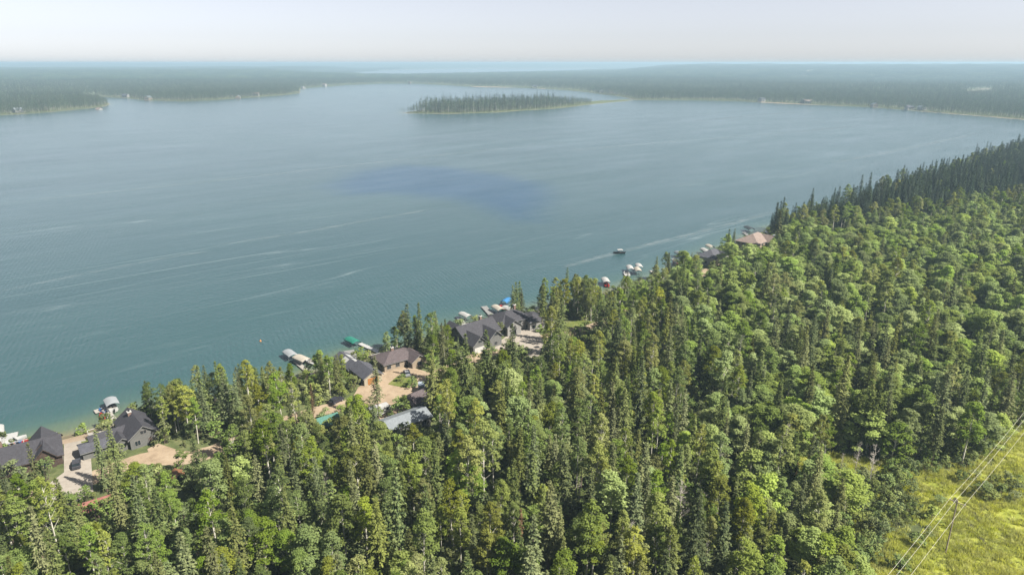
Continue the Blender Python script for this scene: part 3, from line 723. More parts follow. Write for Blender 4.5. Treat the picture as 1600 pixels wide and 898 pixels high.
ps = np.where((px > 560) & (px < 760) & (py > 640) & (py < 720), 0.3, ps)
in_scrub = inside(P, SCRUB)
is_s = rs.rand(n) < ps
crowd = np.where(is_s, 0.80, 0.68 - 0.10 * right); crowd = np.where(in_scrub, 0.03, crowd)
gap = vn(P, 22, 9); crowd = np.where((gap < -0.52), crowd * 0.35, crowd)
keep = rs.rand(n) < crowd
P, s, Z, px, py, is_s = P[keep], s[keep], Z[keep], px[keep], py[keep], is_s[keep]
n = len(P)
dist = np.hypot(np.hypot(P[:, 0], P[:, 1]), 100)
var_s = rs.randint(0, len(SPR), n); var_a = rs.randint(0, 63, n); pale = (rs.rand(n) < 0.06 + 0.74 * right[keep]) & ~is_s & ~((px > 1195) & (py < 392 - (px - 1195) * 0.14))
sc = np.where(is_s, rs.uniform(0.62, 1.2, n), rs.uniform(0.72, 1.10, n)) * (1 - 0.14 * (rs.rand(n) < 0.25))
wid = np.where(is_s, rs.uniform(0.88, 1.18, n), rs.uniform(0.92, 1.28, n) * (1 + 0.16 * right[keep])); rot = rs.uniform(0, 6.28, n)
TL = np.array([(-200, 700), (0, 690), (150, 660), (200, 640), (225, 602), (260, 600), (280, 582), (300, 575), (330, 560), (350, 572), (390, 570), (440, 585), (455, 568), (500, 555), (530, 555), (560, 568),
               (600, 545), (630, 478), (660, 475), (690, 492), (710, 525), (790, 520), (800, 445), (830, 458), (860, 430), (900, 432), (950, 437), (975, 432), (1030, 412), (1045, 398), (1070, 392),
               (1100, 402), (1140, 372), (1180, 332), (1200, 322), (1250, 308), (1300, 288), (1350, 268), (1400, 250), (1450, 238), (1500, 228), (1560, 217), (1600, 210), (1760, 190)], float)
var_a = np.where(pale, var_a % len(PALE), var_a % len(ASP))
Hn = np.where(is_s, np.array([t[2] for t in SPR])[var_s], np.where(pale, np.array([t[2] for t in PALE])[var_a % len(PALE)], np.array([t[2] for t in ASP])[var_a]))
sc = sc * (1 + 0.16 * vn(P, 34, 15)); wid = np.where(pale, wid * 1.2, wid)
top = to_px(np.column_stack([P, Z + Hn * sc]))
lim = np.interp(top[:, 0], TL[:, 0], TL[:, 1]) - rs.uniform(0, 1, n) ** 3 * 16 * np.clip((900 - dist) / 600, 0.2, 1)
hpx = np.maximum(py - top[:, 1], 1.0)
fit = np.clip((py - lim) / hpx, 0, 1)                          # trees at the water's edge are as tall as they show in the photo
keep = fit > 0.24
sc = sc * np.clip(fit, 0.24, 1)
VIEWS = [[(0, 672), (96, 676), (103, 735), (60, 738), (0, 728)], [(98, 690), (135, 672), (142, 755), (108, 775), (98, 740)], [(130, 695), (160, 668), (150, 640), (170, 612), (192, 612), (200, 645), (215, 638), (242, 660), (240, 690), (165, 715)],
         [(225, 695), (285, 705), (290, 735), (240, 722)], [(322, 688), (350, 694), (346, 708), (322, 704)], [(487, 642), (538, 628), (538, 644), (522, 660), (500, 660)],
         [(535, 540), (545, 520), (600, 535), (645, 545), (655, 575), (672, 597), (660, 618), (660, 650), (604, 676), (597, 640), (560, 600), (545, 580)],
         [(708, 495), (730, 482), (795, 470), (842, 490), (848, 545), (822, 552), (790, 535), (770, 540), (735, 535), (712, 522)], [(880, 505), (930, 500), (932, 520), (885, 524)], [(932, 428), (966, 433), (966, 444), (934, 441)], [(972, 408), (1012, 408), (1012, 430), (972, 428)],
         [(1095, 386), (1132, 390), (1130, 404), (1098, 402)], [(1150, 354), (1208, 366), (1206, 379), (1152, 378)], [(128, 776), (178, 777), (176, 800), (130, 800)], [(1050, 400), (1062, 400), (1062, 414), (1050, 414)], [(446, 545), (485, 548), (484, 566), (450, 562)]]
rpx = np.where(is_s, 1.9, 2.7) * sc * F / dist
for V in VIEWS:
    V = np.array(V, float); low = V[:, 1].max()
    for f in (0.25, 0.4, 0.55, 0.7, 0.8, 0.9, 1.0):
        X = np.stack([px + (top[:, 0] - px) * f, py - hpx * f * np.clip(fit, 0.24, 1)], 1)
        hit = inside(X, V) | (poly_dist(X, V) < rpx * np.interp(f, [0, .6, 1], [.5, .4, .05]))
        keep &= ~(hit & (py > V[:, 1].mean() - 4))
P, s, Z, px, py, is_s, dist, var_s, var_a, sc, wid, rot, Hn, pale = [a[keep] for a in (P, s, Z, px, py, is_s, dist, var_s, var_a, sc, wid, rot, Hn, pale)]
n = len(P)
vis = (px > 0) & (px < 1600) & (py - sc * 19 * F / dist * 0.8 < 880) & (py > 0)
order = np.argsort(dist)
single = np.zeros(n, bool)
GROUPS = {'slim': ('spruce_tree', 'slim pointed spruce', ''), 'broad': ('spruce_tree', 'broad shaggy spruce', ''), 'bare': ('spruce_tree', 'ragged bare trunked spruce', ''),
          'tall': ('aspen_tree', 'aspen with long pale bole', ''), 'round': ('aspen_tree', 'round crowned leafy aspen', '')}
LM = [((40, 740), 'in front of the timber lodge'), ((120, 775), 'around the foot of the concrete driveway'), ((155, 800), 'around the red roofed shed'), ((240, 690), 'beside the charcoal roofed cottage'), ((285, 740), 'around the rust roofed shed'), ((300, 640), 'on the wooded shore past the charcoal roofed cottage'),
      ((345, 700), 'along the sandy road'), ((420, 610), 'on the wooded shore before the silver boat lift'), ((430, 665), 'along the road before the green roofed cabin'), ((500, 590), 'on the shore by the beige boat lift'), ((510, 680), 'around the green roofed cabin'), ((634, 690), 'behind the pale blue workshop'), ((600, 730), 'in the hollow below the workshop'),
      ((690, 600), 'around the brown roofed shed and road bend'), ((744, 580), 'in front of the big grey house'), ((840, 560), 'below the yard of the light grey house'), ((850, 490), 'on the shore past the light grey house'), ((915, 510), 'around the roadside lawn'), ((970, 465), 'on the shore behind the lone white canopy'), ((1040, 450), 'around the gravel landing'),
      ((1112, 420), 'behind the slate roofed cottage'), ((1180, 400), 'behind the tan roofed house'), ((1270, 720), 'around the small glade'), ((1350, 780), 'beside the scrub'), ((1460, 740), 'at the upper edge of the clearing'), ((1540, 720), 'along the clearing edge under the wires'), ((1390, 880), 'where the wires leave the meadow'), ((985, 900), 'around the bare grey dead tree'), ((905, 790), 'around the short broken dead tree')]
LM_P = np.array([gp(*q[0], LZ) for q in LM])
cnt = {True: 0, False: 0}
for i in order:
    k = bool(is_s[i])
    if not vis[i] or cnt[k] >= 290: continue
    cnt[k] += 1; single[i] = True
    tr, cr, H, look = SPR[var_s[i]] if k else (PALE if pale[i] else ASP)[var_a[i]]
    nm, lb, gr = GROUPS[look]; hh = Hn[i] * sc[i]
    sz = 'towering ' if hh > 20 else 'tallish ' if hh > 16.5 else 'medium ' if hh > 12.5 else 'short '
    dl = np.hypot(*(LM_P - P[i]).T); j = int(np.argmin(dl)); where = LM[j][1] if dl[j] < 24 else 'deep in the forest'
    lb = sz + ('pale ' if pale[i] else '') + lb + ' ' + where; gr = lb
    e = empty(nm, lb, 'tree', (P[i, 0], P[i, 1], Z[i]), rot[i], gr); e.scale = (sc[i] * wid[i], sc[i] * wid[i], sc[i])
    link('trunk', tr, e); link('crown', cr, e)
rest = ~single
JS = [joined('spruce_source', (t[0], t[1])) for t in SPR + SHADED]
stand = is_s & (px > 1165) & (py < 392 - (px - 1165) * 0.14); var_s = np.where(stand, len(SPR) + var_s % len(SHADED), var_s); JA = [joined('aspen_source', (t[0], t[1])) for t in ASP + PALE]  # spruces here take the crowns with cloud shade painted in
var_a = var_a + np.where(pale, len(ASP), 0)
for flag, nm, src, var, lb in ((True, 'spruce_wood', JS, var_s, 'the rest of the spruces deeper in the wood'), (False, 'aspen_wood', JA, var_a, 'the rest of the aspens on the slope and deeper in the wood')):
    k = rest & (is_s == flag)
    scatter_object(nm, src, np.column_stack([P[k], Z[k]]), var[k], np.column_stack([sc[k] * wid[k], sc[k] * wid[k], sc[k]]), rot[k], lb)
print('near trees', n, 'spruce', int(is_s.sum()), 'rest', int(rest.sum()))

# ---- shrubs: scrub under the power line, and undergrowth below the trees
P2, s2, rs = scatter(70, 620, 3.3, 77)
Px, sx, _r = scatter(70, 260, 2.3, 78); kx = inside(Px, SCRUB) | (poly_dist(Px, MEADOW) < 4); P2 = np.concatenate([P2, Px[kx]]); s2 = np.concatenate([s2, sx[kx]])
Z2 = height(P2, s2); q = to_px(np.column_stack([P2, Z2]))
k = (q[:, 0] > -60) & (q[:, 0] < 1700) & (q[:, 1] < 1000); P2, Z2, q = P2[k], Z2[k], q[k]
scr = inside(P2, SCRUB) | (poly_dist(P2, MEADOW) < 4)
nsh = 0
rest2 = []
for i in np.argsort(np.hypot(P2[:, 0], P2[:, 1])):
    if scr[i] and nsh < 290 and rs.rand() < .8 and 0 < q[i, 0] < 1600 and q[i, 1] < 900:
        tr, cr, H, _ = SHR[rs.randint(len(SHR))]
        e = empty('shrub', 'bushy green shrub in the scrub beside the power line clearing', 'shrub', (P2[i, 0], P2[i, 1], Z2[i]), rs.uniform(0, 6.28), 'shrubs beside the power line clearing')
        f = rs.uniform(0.45, 1.2); e.scale = (f * rs.uniform(.9, 1.2), f, f); link('stem', tr, e); link('crown', cr, e); nsh += 1
    else: rest2.append(i)
rest2 = np.array(rest2); f = rs.uniform(0.6, 1.3, len(rest2))
scatter_object('undergrowth', [joined('shrub_source', (t[0], t[1])) for t in SHR], np.column_stack([P2[rest2], Z2[rest2]]), rs.randint(0, 4, len(rest2)),
               np.column_stack([f * 1.1, f * 1.1, f]), rs.uniform(0, 6.28, len(rest2)), 'leafy undergrowth between the forest trees')

# ---- far woods
def far_wood(name, r0, r1, sp, seed, share, label, hs=1.0):
    P, s, rs = scatter(r0, r1, sp, seed, 41)
    Z = height(P, s); n = len(P); isl = inside(P, ISLAND)
    pn = vn(P, 260, seed + 1); t = rs.rand(n) < np.where(isl, 0.62, share + 0.3 * pn)
    idx = np.where(t, rs.randint(0, 3, n), 3 + rs.randint(0, 3, n)); f = rs.uniform(0.62, 1.15, n) * hs
    f = np.where(isl, f * rs.uniform(0.85, 1.6, n), f)
    f = np.where(s < 10, f * 0.8, f)
    ix = to_px(np.column_stack([P, Z]))[:, 0]
    f = np.where(isl, f * np.interp(ix, [640, 665, 850, 915, 930], [.7, 1, .95, .5, .3]), f)
    kk = ~(isl & (ix > 925)); P, s, Z, idx, f = P[kk], s[kk], Z[kk], idx[kk], f[kk]; n = len(P)
    scatter_object(name, LOD_S + LOD_A, np.column_stack([P, Z]), idx, np.column_stack([f * 1.1, f * 1.1, f]), rs.uniform(0, 6.28, n), label)
    print(name, n)
far_wood('far_wood', 1050, 2600, 6.6, 21, 0.45, 'hazy mixed woods on the island and around the far shores')
far_wood('distant_wood', 2600, 4300, 10.5, 22, 0.45, 'hazy woods behind the far shore of the lake', 1.05)
P, s, rs = scatter(4300, 11000, 48, 23, 41)
k = s > 22; P, s = P[k], s[k]; Z = height(P, s); n = len(P); f = rs.uniform(0.8, 1.15, n)
scatter_object('horizon_wood', PATCH, np.column_stack([P, Z]), rs.randint(0, 4, n), np.column_stack([f, f, f]), rs.uniform(0, 6.28, n), 'endless woods fading into haze toward the horizon')
print('horizon', n)

# ------------------------------------------------------------------ buildings
def shingle_mat(name, c, row=0.25):
    """weathered roof: courses of shingles in fine relief, tone uneven"""
    c = tuple(v * k for v, k in zip(c, (0.56, 0.57, 0.60)))
    m, n, l = new_mat(name)
    tc = n.new('ShaderNodeTexCoord')
    nz = noise(n, 1.1, 6, 0.7); l.new(tc.outputs['Object'], nz.inputs['Vector'])
    br = n.new('ShaderNodeTexBrick'); br.inputs['Scale'].default_value = 2.2; br.inputs['Color1'].default_value = (*[v * 1.15 for v in c], 1)
    br.inputs['Color2'].default_value = (*[v * 0.8 for v in c], 1); br.inputs['Mortar'].default_value = (*[v * 0.6 for v in c], 1); br.inputs['Mortar Size'].default_value = 0.012
    l.new(tc.outputs['Object'], br.inputs['Vector'])
    r = ramp(n, [(0.3, (0.72, 0.72, 0.72)), (0.7, (1.25, 1.25, 1.25))]); l.new(nz.outputs['Fac'], r.inputs['Fac'])
    c_ = mixc(n, l, br.outputs['Color'], r.outputs[0], 1.0, 'MULTIPLY')
    b = n.new('ShaderNodeBsdfPrincipled'); l.new(c_, b.inputs['Base Color']); b.inputs['Roughness'].default_value = 0.8; b.inputs['Specular IOR Level'].default_value = 0.3
    bp = n.new('ShaderNodeBump'); bp.inputs['Strength'].default_value = 0.4; bp.inputs['Distance'].default_value = 0.05; l.new(br.outputs['Fac'], bp.inputs['Height']); l.new(bp.outputs[0], b.inputs['Normal'])
    o = out_node(n); l.new(b.outputs[0], o.inputs['Surface']); return m
ROOFS = {'charcoal': shingle_mat('charcoal_shingles', (0.075, 0.072, 0.080)), 'slate': shingle_mat('slate_shingles', (0.115, 0.115, 0.13)), 'brown': shingle_mat('brown_shingles', (0.15, 0.118, 0.115)),
         'tan': shingle_mat('tan_shingles', (0.36, 0.275, 0.225)), 'red': mat('red_metal_roof', (0.36, 0.15, 0.12), 0.5, var=0.2), 'rust': mat('rust_roof', (0.33, 0.16, 0.08), 0.7, var=0.25),
         'metal': mat('pale_metal_roof', (0.36, 0.40, 0.43), 0.45, 0.2, var=0.15), 'green': mat('green_metal_roof', (0.10, 0.26, 0.21), 0.45, var=0.2)}
WALLS = {'timber': mat('timber_wall', (0.11, 0.075, 0.058), 0.75, var=0.25), 'grey': mat('grey_siding', (0.20, 0.20, 0.19), 0.8, var=0.12), 'cream': mat('cream_siding', (0.52, 0.46, 0.34), 0.8, var=0.1),
         'tan': mat('tan_siding', (0.42, 0.34, 0.25), 0.8, var=0.12), 'white': mat('white_siding', (0.50, 0.49, 0.46), 0.8, var=0.08), 'lightgrey': mat('light_grey_siding', (0.38, 0.37, 0.35), 0.8, var=0.1)}
M_FRAME = mat('window_frame', (0.30, 0.29, 0.27), 0.6); M_TRIM = mat('white_trim', (0.72, 0.71, 0.67), 0.6, var=0.06); M_GLASS = mat('window_glass', (0.03, 0.04, 0.05), 0.08, spec=0.6, var=0.2)
M_ORANGE = mat('orange_door', (0.50, 0.22, 0.07), 0.6, var=0.12); M_BRICK = mat('chimney_brick', (0.30, 0.20, 0.16), 0.9, var=0.3, scale=6)
M_STONE = mat('chimney_stone', (0.42, 0.40, 0.37), 0.9, var=0.2, scale=4)
M_WHITE = mat('white_gelcoat', (0.62, 0.62, 0.60), 0.35, var=0.05); M_ALU = mat('aluminium', (0.48, 0.49, 0.50), 0.45, 0.5, var=0.1)
M_DOCK = mat('dock_boards', (0.52, 0.49, 0.44), 0.8, var=0.15, scale=3); M_GREYDOCK = mat('grey_dock_boards', (0.34, 0.34, 0.33), 0.8, var=0.2, scale=3)
M_BLACK = mat('black_rubber', (0.02, 0.02, 0.022), 0.6, var=0.1); M_REDP = mat('red_gelcoat', (0.42, 0.04, 0.03), 0.35, var=0.1); M_BLUEP = mat('blue_gelcoat', (0.05, 0.14, 0.36), 0.35, var=0.1)
M_SEAT = mat('boat_vinyl', (0.36, 0.33, 0.29), 0.6); M_POLE = mat('weathered_pole', (0.46, 0.38, 0.31), 0.9, var=0.25); M_WIRE = mat('aluminium_wire', (0.95, 0.92, 0.76), 0.5, 0.0, var=0.1)
CANVAS = {k: mat(k + '_canvas', c, 0.7, var=0.1, scale=0.6) for k, c in {'silver': (0.42, 0.45, 0.47), 'beige': (0.60, 0.55, 0.46), 'green': (0.03, 0.26, 0.19), 'white': (0.58, 0.58, 0.56), 'blue': (0.05, 0.25, 0.55), 'dark': (0.06, 0.075, 0.085), 'grey': (0.28, 0.31, 0.33)}.items()}

def xf(verts, cx, cy, tn):
    return [((cx - y, cy + x, z) if tn else (cx + x, cy + y, z)) for x, y, z in verts]
def block_meshes(st, cx, cy, L, W, ev, rise, tn, wm, rm, oh=0.55, th=0.22):
    w, r, t = MB(), MB(), MB(); a, b = L / 2, W / 2; sl = rise / b
    if st == 'gable':
        w.add(xf([(-a, -b, -1), (-a, b, -1), (-a, b, ev), (-a, 0, ev + rise), (-a, -b, ev), (a, -b, -1), (a, b, -1), (a, b, ev), (a, 0, ev + rise), (a, -b, ev)], cx, cy, tn),
              [(0, 4, 3, 2, 1), (5, 6, 7, 8, 9), (0, 5, 9, 4), (1, 2, 7, 6), (2, 3, 8, 7), (4, 9, 8, 3)], wm)
        A, e, zr, ze = a + oh, b + oh, ev + rise + 0.02, ev - sl * oh + 0.02
        for s in (-1, 1):
            r.add(xf([(-A, 0, zr), (A, 0, zr), (A, s * e, ze), (-A, s * e, ze), (-A, 0, zr + th), (A, 0, zr + th), (A, s * e, ze + th), (-A, s * e, ze + th)], cx, cy, tn),
                  [(0, 1, 2, 3), (4, 5, 6, 7), (0, 1, 5, 4), (1, 2, 6, 5), (2, 3, 7, 6), (3, 0, 4, 7)], rm)
            t.add(xf([(-A - .03, s * (e + .03), ze - 0.06), (A + .03, s * (e + .03), ze - 0.06), (A + .03, s * (e + .03), ze + th - 0.05), (-A - .03, s * (e + .03), ze + th - 0.05)], cx, cy, tn), [(0, 1, 2, 3)])
            for q in (-1, 1):
                X = q * (A + .03)
                t.add(xf([(X, 0, zr - .06), (X, s * (e + .03), ze - .06), (X, s * (e + .03), ze + th - .05), (X, 0, zr + th - .05)], cx, cy, tn), [(0, 1, 2, 3)])
    else:
        w.add(xf([(-a, -b, -1), (a, -b, -1), (a, b, -1), (-a, b, -1), (-a, -b, ev), (a, -b, ev), (a, b, ev), (-a, b, ev)], cx, cy, tn), [(3, 2, 1, 0), (4, 5, 6, 7), (0, 1, 5, 4), (1, 2, 6, 5), (2, 3, 7, 6), (3, 0, 4, 7)], wm)
        A, B_, ze = a + oh, b + oh, ev + 0.02; rl = max(0.4, a - b); zr = ev + rise + 0.1
        r.add(xf([(-A, -B_, ze), (A, -B_, ze), (A, B_, ze), (-A, B_, ze), (-A, -B_, ze + th), (A, -B_, ze + th), (A, B_, ze + th), (-A, B_, ze + th), (-rl, 0, zr), (rl, 0, zr)], cx, cy, tn),
              [(3, 2, 1, 0), (0, 1, 5, 4), (1, 2, 6, 5), (2, 3, 7, 6), (3, 0, 4, 7), (4, 5, 9, 8), (6, 7, 8, 9), (5, 6, 9), (7, 4, 8)], rm)
        g = 0.03
        for p, q in (((-A - g, -B_ - g), (A + g, -B_ - g)), ((A + g, -B_ - g), (A + g, B_ + g)), ((A + g, B_ + g), (-A - g, B_ + g)), ((-A - g, B_ + g), (-A - g, -B_ - g))):
            t.add(xf([(*p, ze - .05), (*q, ze - .05), (*q, ze + th - .06), (*p, ze + th - .06)], cx, cy, tn), [(0, 1, 2, 3)])
    t.slot(WALLS['timber'] if wm is WALLS['timber'] else (M_TRIM if wm is WALLS['white'] else M_ALU))
    return w, r, t
_win = {}
def window(root, x, y, z, ang, w=1.3, h=1.3):
    """frame with a pane set in it, on a wall that looks along ang"""
    if (w, h) not in _win:
        f, p = MB(), MB(); b = 0.11
        f.slot(M_FRAME)
        for x0, x1, z0, z1 in ((-w / 2 - b, w / 2 + b, h, h + b), (-w / 2 - b, w / 2 + b, -b, 0), (-w / 2 - b, -w / 2, 0, h), (w / 2, w / 2 + b, 0, h), (-.04, .04, 0, h)):
            f.box(x0, x1, -0.01, 0.09, z0, z1)
        p.slot(M_GLASS); p.box(-w / 2, w / 2, -0.01, 0.04, 0, h)
        _win[(w, h)] = (f.mesh('window'), p.mesh('pane'))
    fm, pm = _win[(w, h)]
    o = link('window', fm, root); o.location = (x, y, z); o.rotation_euler = (0, 0, ang - math.pi / 2)
    link('pane', pm, o)
def build_house(name, label, pix, turn, wk, rk, blocks, extra, group=None):
    c = gp(*pix, LZ); a = shore_angle(pix[0]) + rad(turn)
    root = empty(name, label, 'house' if name in ('house', 'cottage', 'lodge', 'cabin') else name, (c[0], c[1], ground_z(*c)), a, group)
    rects = []
    for bi, (st, cx, cy, L, W, ev, rise, tn) in enumerate(blocks):
        g = 0.003 * bi
        w, r, t = block_meshes(st, cx, cy, L - g, W - g, ev, rise, tn, WALLS[wk], ROOFS[rk])
        w.build('wall', root); ro = r.build('roof', root); t.build('fascia', ro)
        hx, hy = (W / 2, L / 2) if tn else (L / 2, W / 2)
        rects.append((cx - hx, cx + hx, cy - hy, cy + hy))
    for bi, (st, cx, cy, L, W, ev, rise, tn) in enumerate(blocks):
        x0, x1, y0, y1 = rects[bi]
        def free(x, y): return not any(r[0] < x < r[1] and r[2] < y < r[3] for k, r in enumerate(rects) if k != bi)
        for (xa, ya, xb, yb, ang) in ((x0, y0, x1, y0, -math.pi / 2), (x1, y0, x1, y1, 0), (x1, y1, x0, y1, math.pi / 2), (x0, y1, x0, y0, math.pi)):
            ln = math.hypot(xb - xa, yb - ya); k = int(ln // 3.2)
            for q in range(k):
                f = (q + 0.5) / k; x, y = xa + (xb - xa) * f, ya + (yb - ya) * f
                ox, oy = math.cos(ang), math.sin(ang)
                if not free(x + ox * .3, y + oy * .3) or ('garage' in extra and abs(x - extra['garage'][0]) < 3.0 and abs(y - extra['garage'][1]) < .5) or ('door' in extra and abs(y - extra['door'][1]) < 0.4): continue
                window(root, x, y, 1.0, ang)
                if ev > 4.3: window(root, x, y, 3.1, ang, 1.3, 1.0)
            if st == 'gable' and rise > 2.2 and (abs(ang) < .1 or abs(abs(ang) - math.pi) < .1) != bool(tn):
                x, y = (xa + xb) / 2, (ya + yb) / 2
                if free(x + math.cos(ang) * .3, y + math.sin(ang) * .3): window(root, x, y, ev + 0.35, ang, 1.5, 1.0)
    if 'chimney' in extra:
        x, y, zt = extra['chimney']
        ch = MB().box(x - .45, x + .45, y - .45, y + .45, 1, zt - .25, M_STONE if wk == 'white' else M_BRICK)
        ch.box(x - .55, x + .55, y - .55, y + .55, zt - .25, zt, M_TRIM); ch.box(x - .2, x + .2, y - .2, y + .2, zt, zt + .3, M_BLACK); ch.build('chimney', root)
    for key, m in (('door', M_ORANGE), ('garage', M_TRIM)):
        if key in extra:
            x, y = extra[key]; hw = 1.9 if key == 'door' else 2.4
            d = MB(); d.slot(m)
            for k in range(4): d.box(x - hw, x + hw, y - 0.06 - .012 * (k % 2), y + .05, 0.1 + k * .6, 0.68 + k * .6)
            d.build('garage_door', root)
    if 'sky' in extra:       # pale skylights on the rear roof
        st, cx, cy, L, W, ev, rise, tn = blocks[1]
        for q, s in ((-2.4, 1), (2.0, 1), (-0.2, -1)):
            e = W / 2; pan = MB(); vs = []
            for u, f in ((-1.6, .15), (1.6, .15), (1.6, .85), (-1.6, .85)): vs.append((cx + s * e * f, cy + q + u, ev + rise * (1 - f) + .30))
            pan.add(vs + [(x, y, z + .06) for x, y, z in vs], [(0, 1, 2, 3), (4, 5, 6, 7), (0, 1, 5, 4), (1, 2, 6, 5), (2, 3, 7, 6), (3, 0, 4, 7)], M_WHITE); pan.build('skylight', root)
    if name in ('house', 'lodge', 'cottage'):
        x0 = min(r[0] for r in rects); x1 = max(r[1] for r in rects); y1 = max(r[3] for r in rects)
        dk = MB().box(x0 + 1, x1 - 1, y1 + .02, y1 + 3.4, 0.6, 0.82, M_DOCK)
        for k in range(6):
            x = x0 + 1.1 + (x1 - x0 - 2.2) * k / 5; dk.box(x - .07, x + .07, y1 + 3.2, y1 + 3.35, -1.2, 1.75, M_TRIM)
        dk.box(x0 + 1, x1 - 1, y1 + 3.22, y1 + 3.33, 1.75, 1.85, M_TRIM); dk.build('deck', root)
        dm = MB(); dm.slot(WALLS['timber'] if wk != 'timber' else M_TRIM)
        yb = blocks[0][2] - (blocks[0][3] / 2 if blocks[0][7] else blocks[0][4] / 2); dm.box(blocks[0][1] + .9, blocks[0][1] + 1.9, yb - .07, yb + .02, 0, 2.1); dm.build('door', root)
    return root
for b_ in BUILD: build_house(*b_)

# ------------------------------------------------------------------ docks, boat lifts, boats
def dock(pa, pb, w, label, m=M_DOCK, end=0, ln=None):
    A = gp(*pa); B_ = gp(*pb); d = B_ - A; L = float(np.linalg.norm(d)) if ln is None else ln; a = math.atan2(d[1], d[0])
    e = empty('dock', label, 'dock', (A[0], A[1], 0), a)
    k = max(1, int(round(L / 3.0)))
    for i in range(k):          # deck sections
        s = MB(); s.slot(m); s.box(i * L / k + .03, (i + 1) * L / k - .03, -w / 2, w / 2, .42, .54); s.box(i * L / k + .03, (i + 1) * L / k - .03, -w / 2 - .04, -w / 2 - .002, .32, .5); s.box(i * L / k + .03, (i + 1) * L / k - .03, w / 2 + .002, w / 2 + .04, .32, .5)
        s.build('deck_section', e)
        for y in (-w / 2 - .1, w / 2 + .1):
            MB().tube([((i + .9) * L / k, y, -2.5), ((i + .9) * L / k, y, .95)], .05, 6, M_ALU).build('post', e)
    if end:
        s = MB(); s.slot(m); s.box(L + .02, L + 2.6, -end / 2, end / 2, .42, .54); s.build('end_platform', e)
    return e
_lift = {}
def boat_lift(p, ang, col, label, L=7.6, W=3.5, group=None, zc=2.5):
    """frame of posts and beams with an arched canvas canopy"""
    L, W = L * .76, W * .76
    key = (col, L, W, zc)
    if key not in _lift:
        n = 8; vs, fs = [], []
        for zo in (0, -.06):
            for x, ez in ((-L / 2, -.18), (-L / 2 + .9, 0), (L / 2 - .9, 0), (L / 2, -.18)):
                for j in range(n + 1):
                    t = -1 + 2 * j / n; vs.append((x, t * W / 2, zc + .62 * (1 - t * t) + ez * (1 - .3 * t * t) + zo))
        k = n + 1
        for i in range(3):
            for j in range(n):
                fs.append((i * k + j, (i + 1) * k + j, (i + 1) * k + j + 1, i * k + j + 1)); b = 4 * k; fs.append((b + i * k + j + 1, b + (i + 1) * k + j + 1, b + (i + 1) * k + j, b + i * k + j))
        can = MB(); can.add(vs, fs, CANVAS[col])
        for s in (-1, 1):
            y = s * W / 2; can.add([(-L / 2, y, zc - .20), (L / 2, y, zc - .20), (L / 2, y * 1.01, zc - .62), (-L / 2, y * 1.01, zc - .62)], [(0, 1, 2, 3)], CANVAS[col])
        po = MB().tube([(0, 0, -2.5), (0, 0, zc + .02)], .06, 6, M_ALU)
        be = MB(); be.slot(M_ALU)
        for s in (-1, 1): be.box(-L * .36, L * .36, s * .8 - .06, s * .8 + .06, .05, .2); be.box(s * L * .33 - .06, s * L * .33 + .06, -W * .45, W * .45, -.1, .04)
        _lift[key] = (can.mesh('canopy'), po.mesh('post'), be.mesh('cradle'))
    c = gp(*p); e = empty('boat_lift', label, 'boat lift', (c[0], c[1], 0), ang, group)
    can, po, be = _lift[key]
    link('canopy', can, e); link('cradle', be, e)
    for sx in (-1, 1):
        for sy in (-1, 1): q = link('post', po, e); q.location = (sx * L * .33, sy * W * .45, 0)
    return e
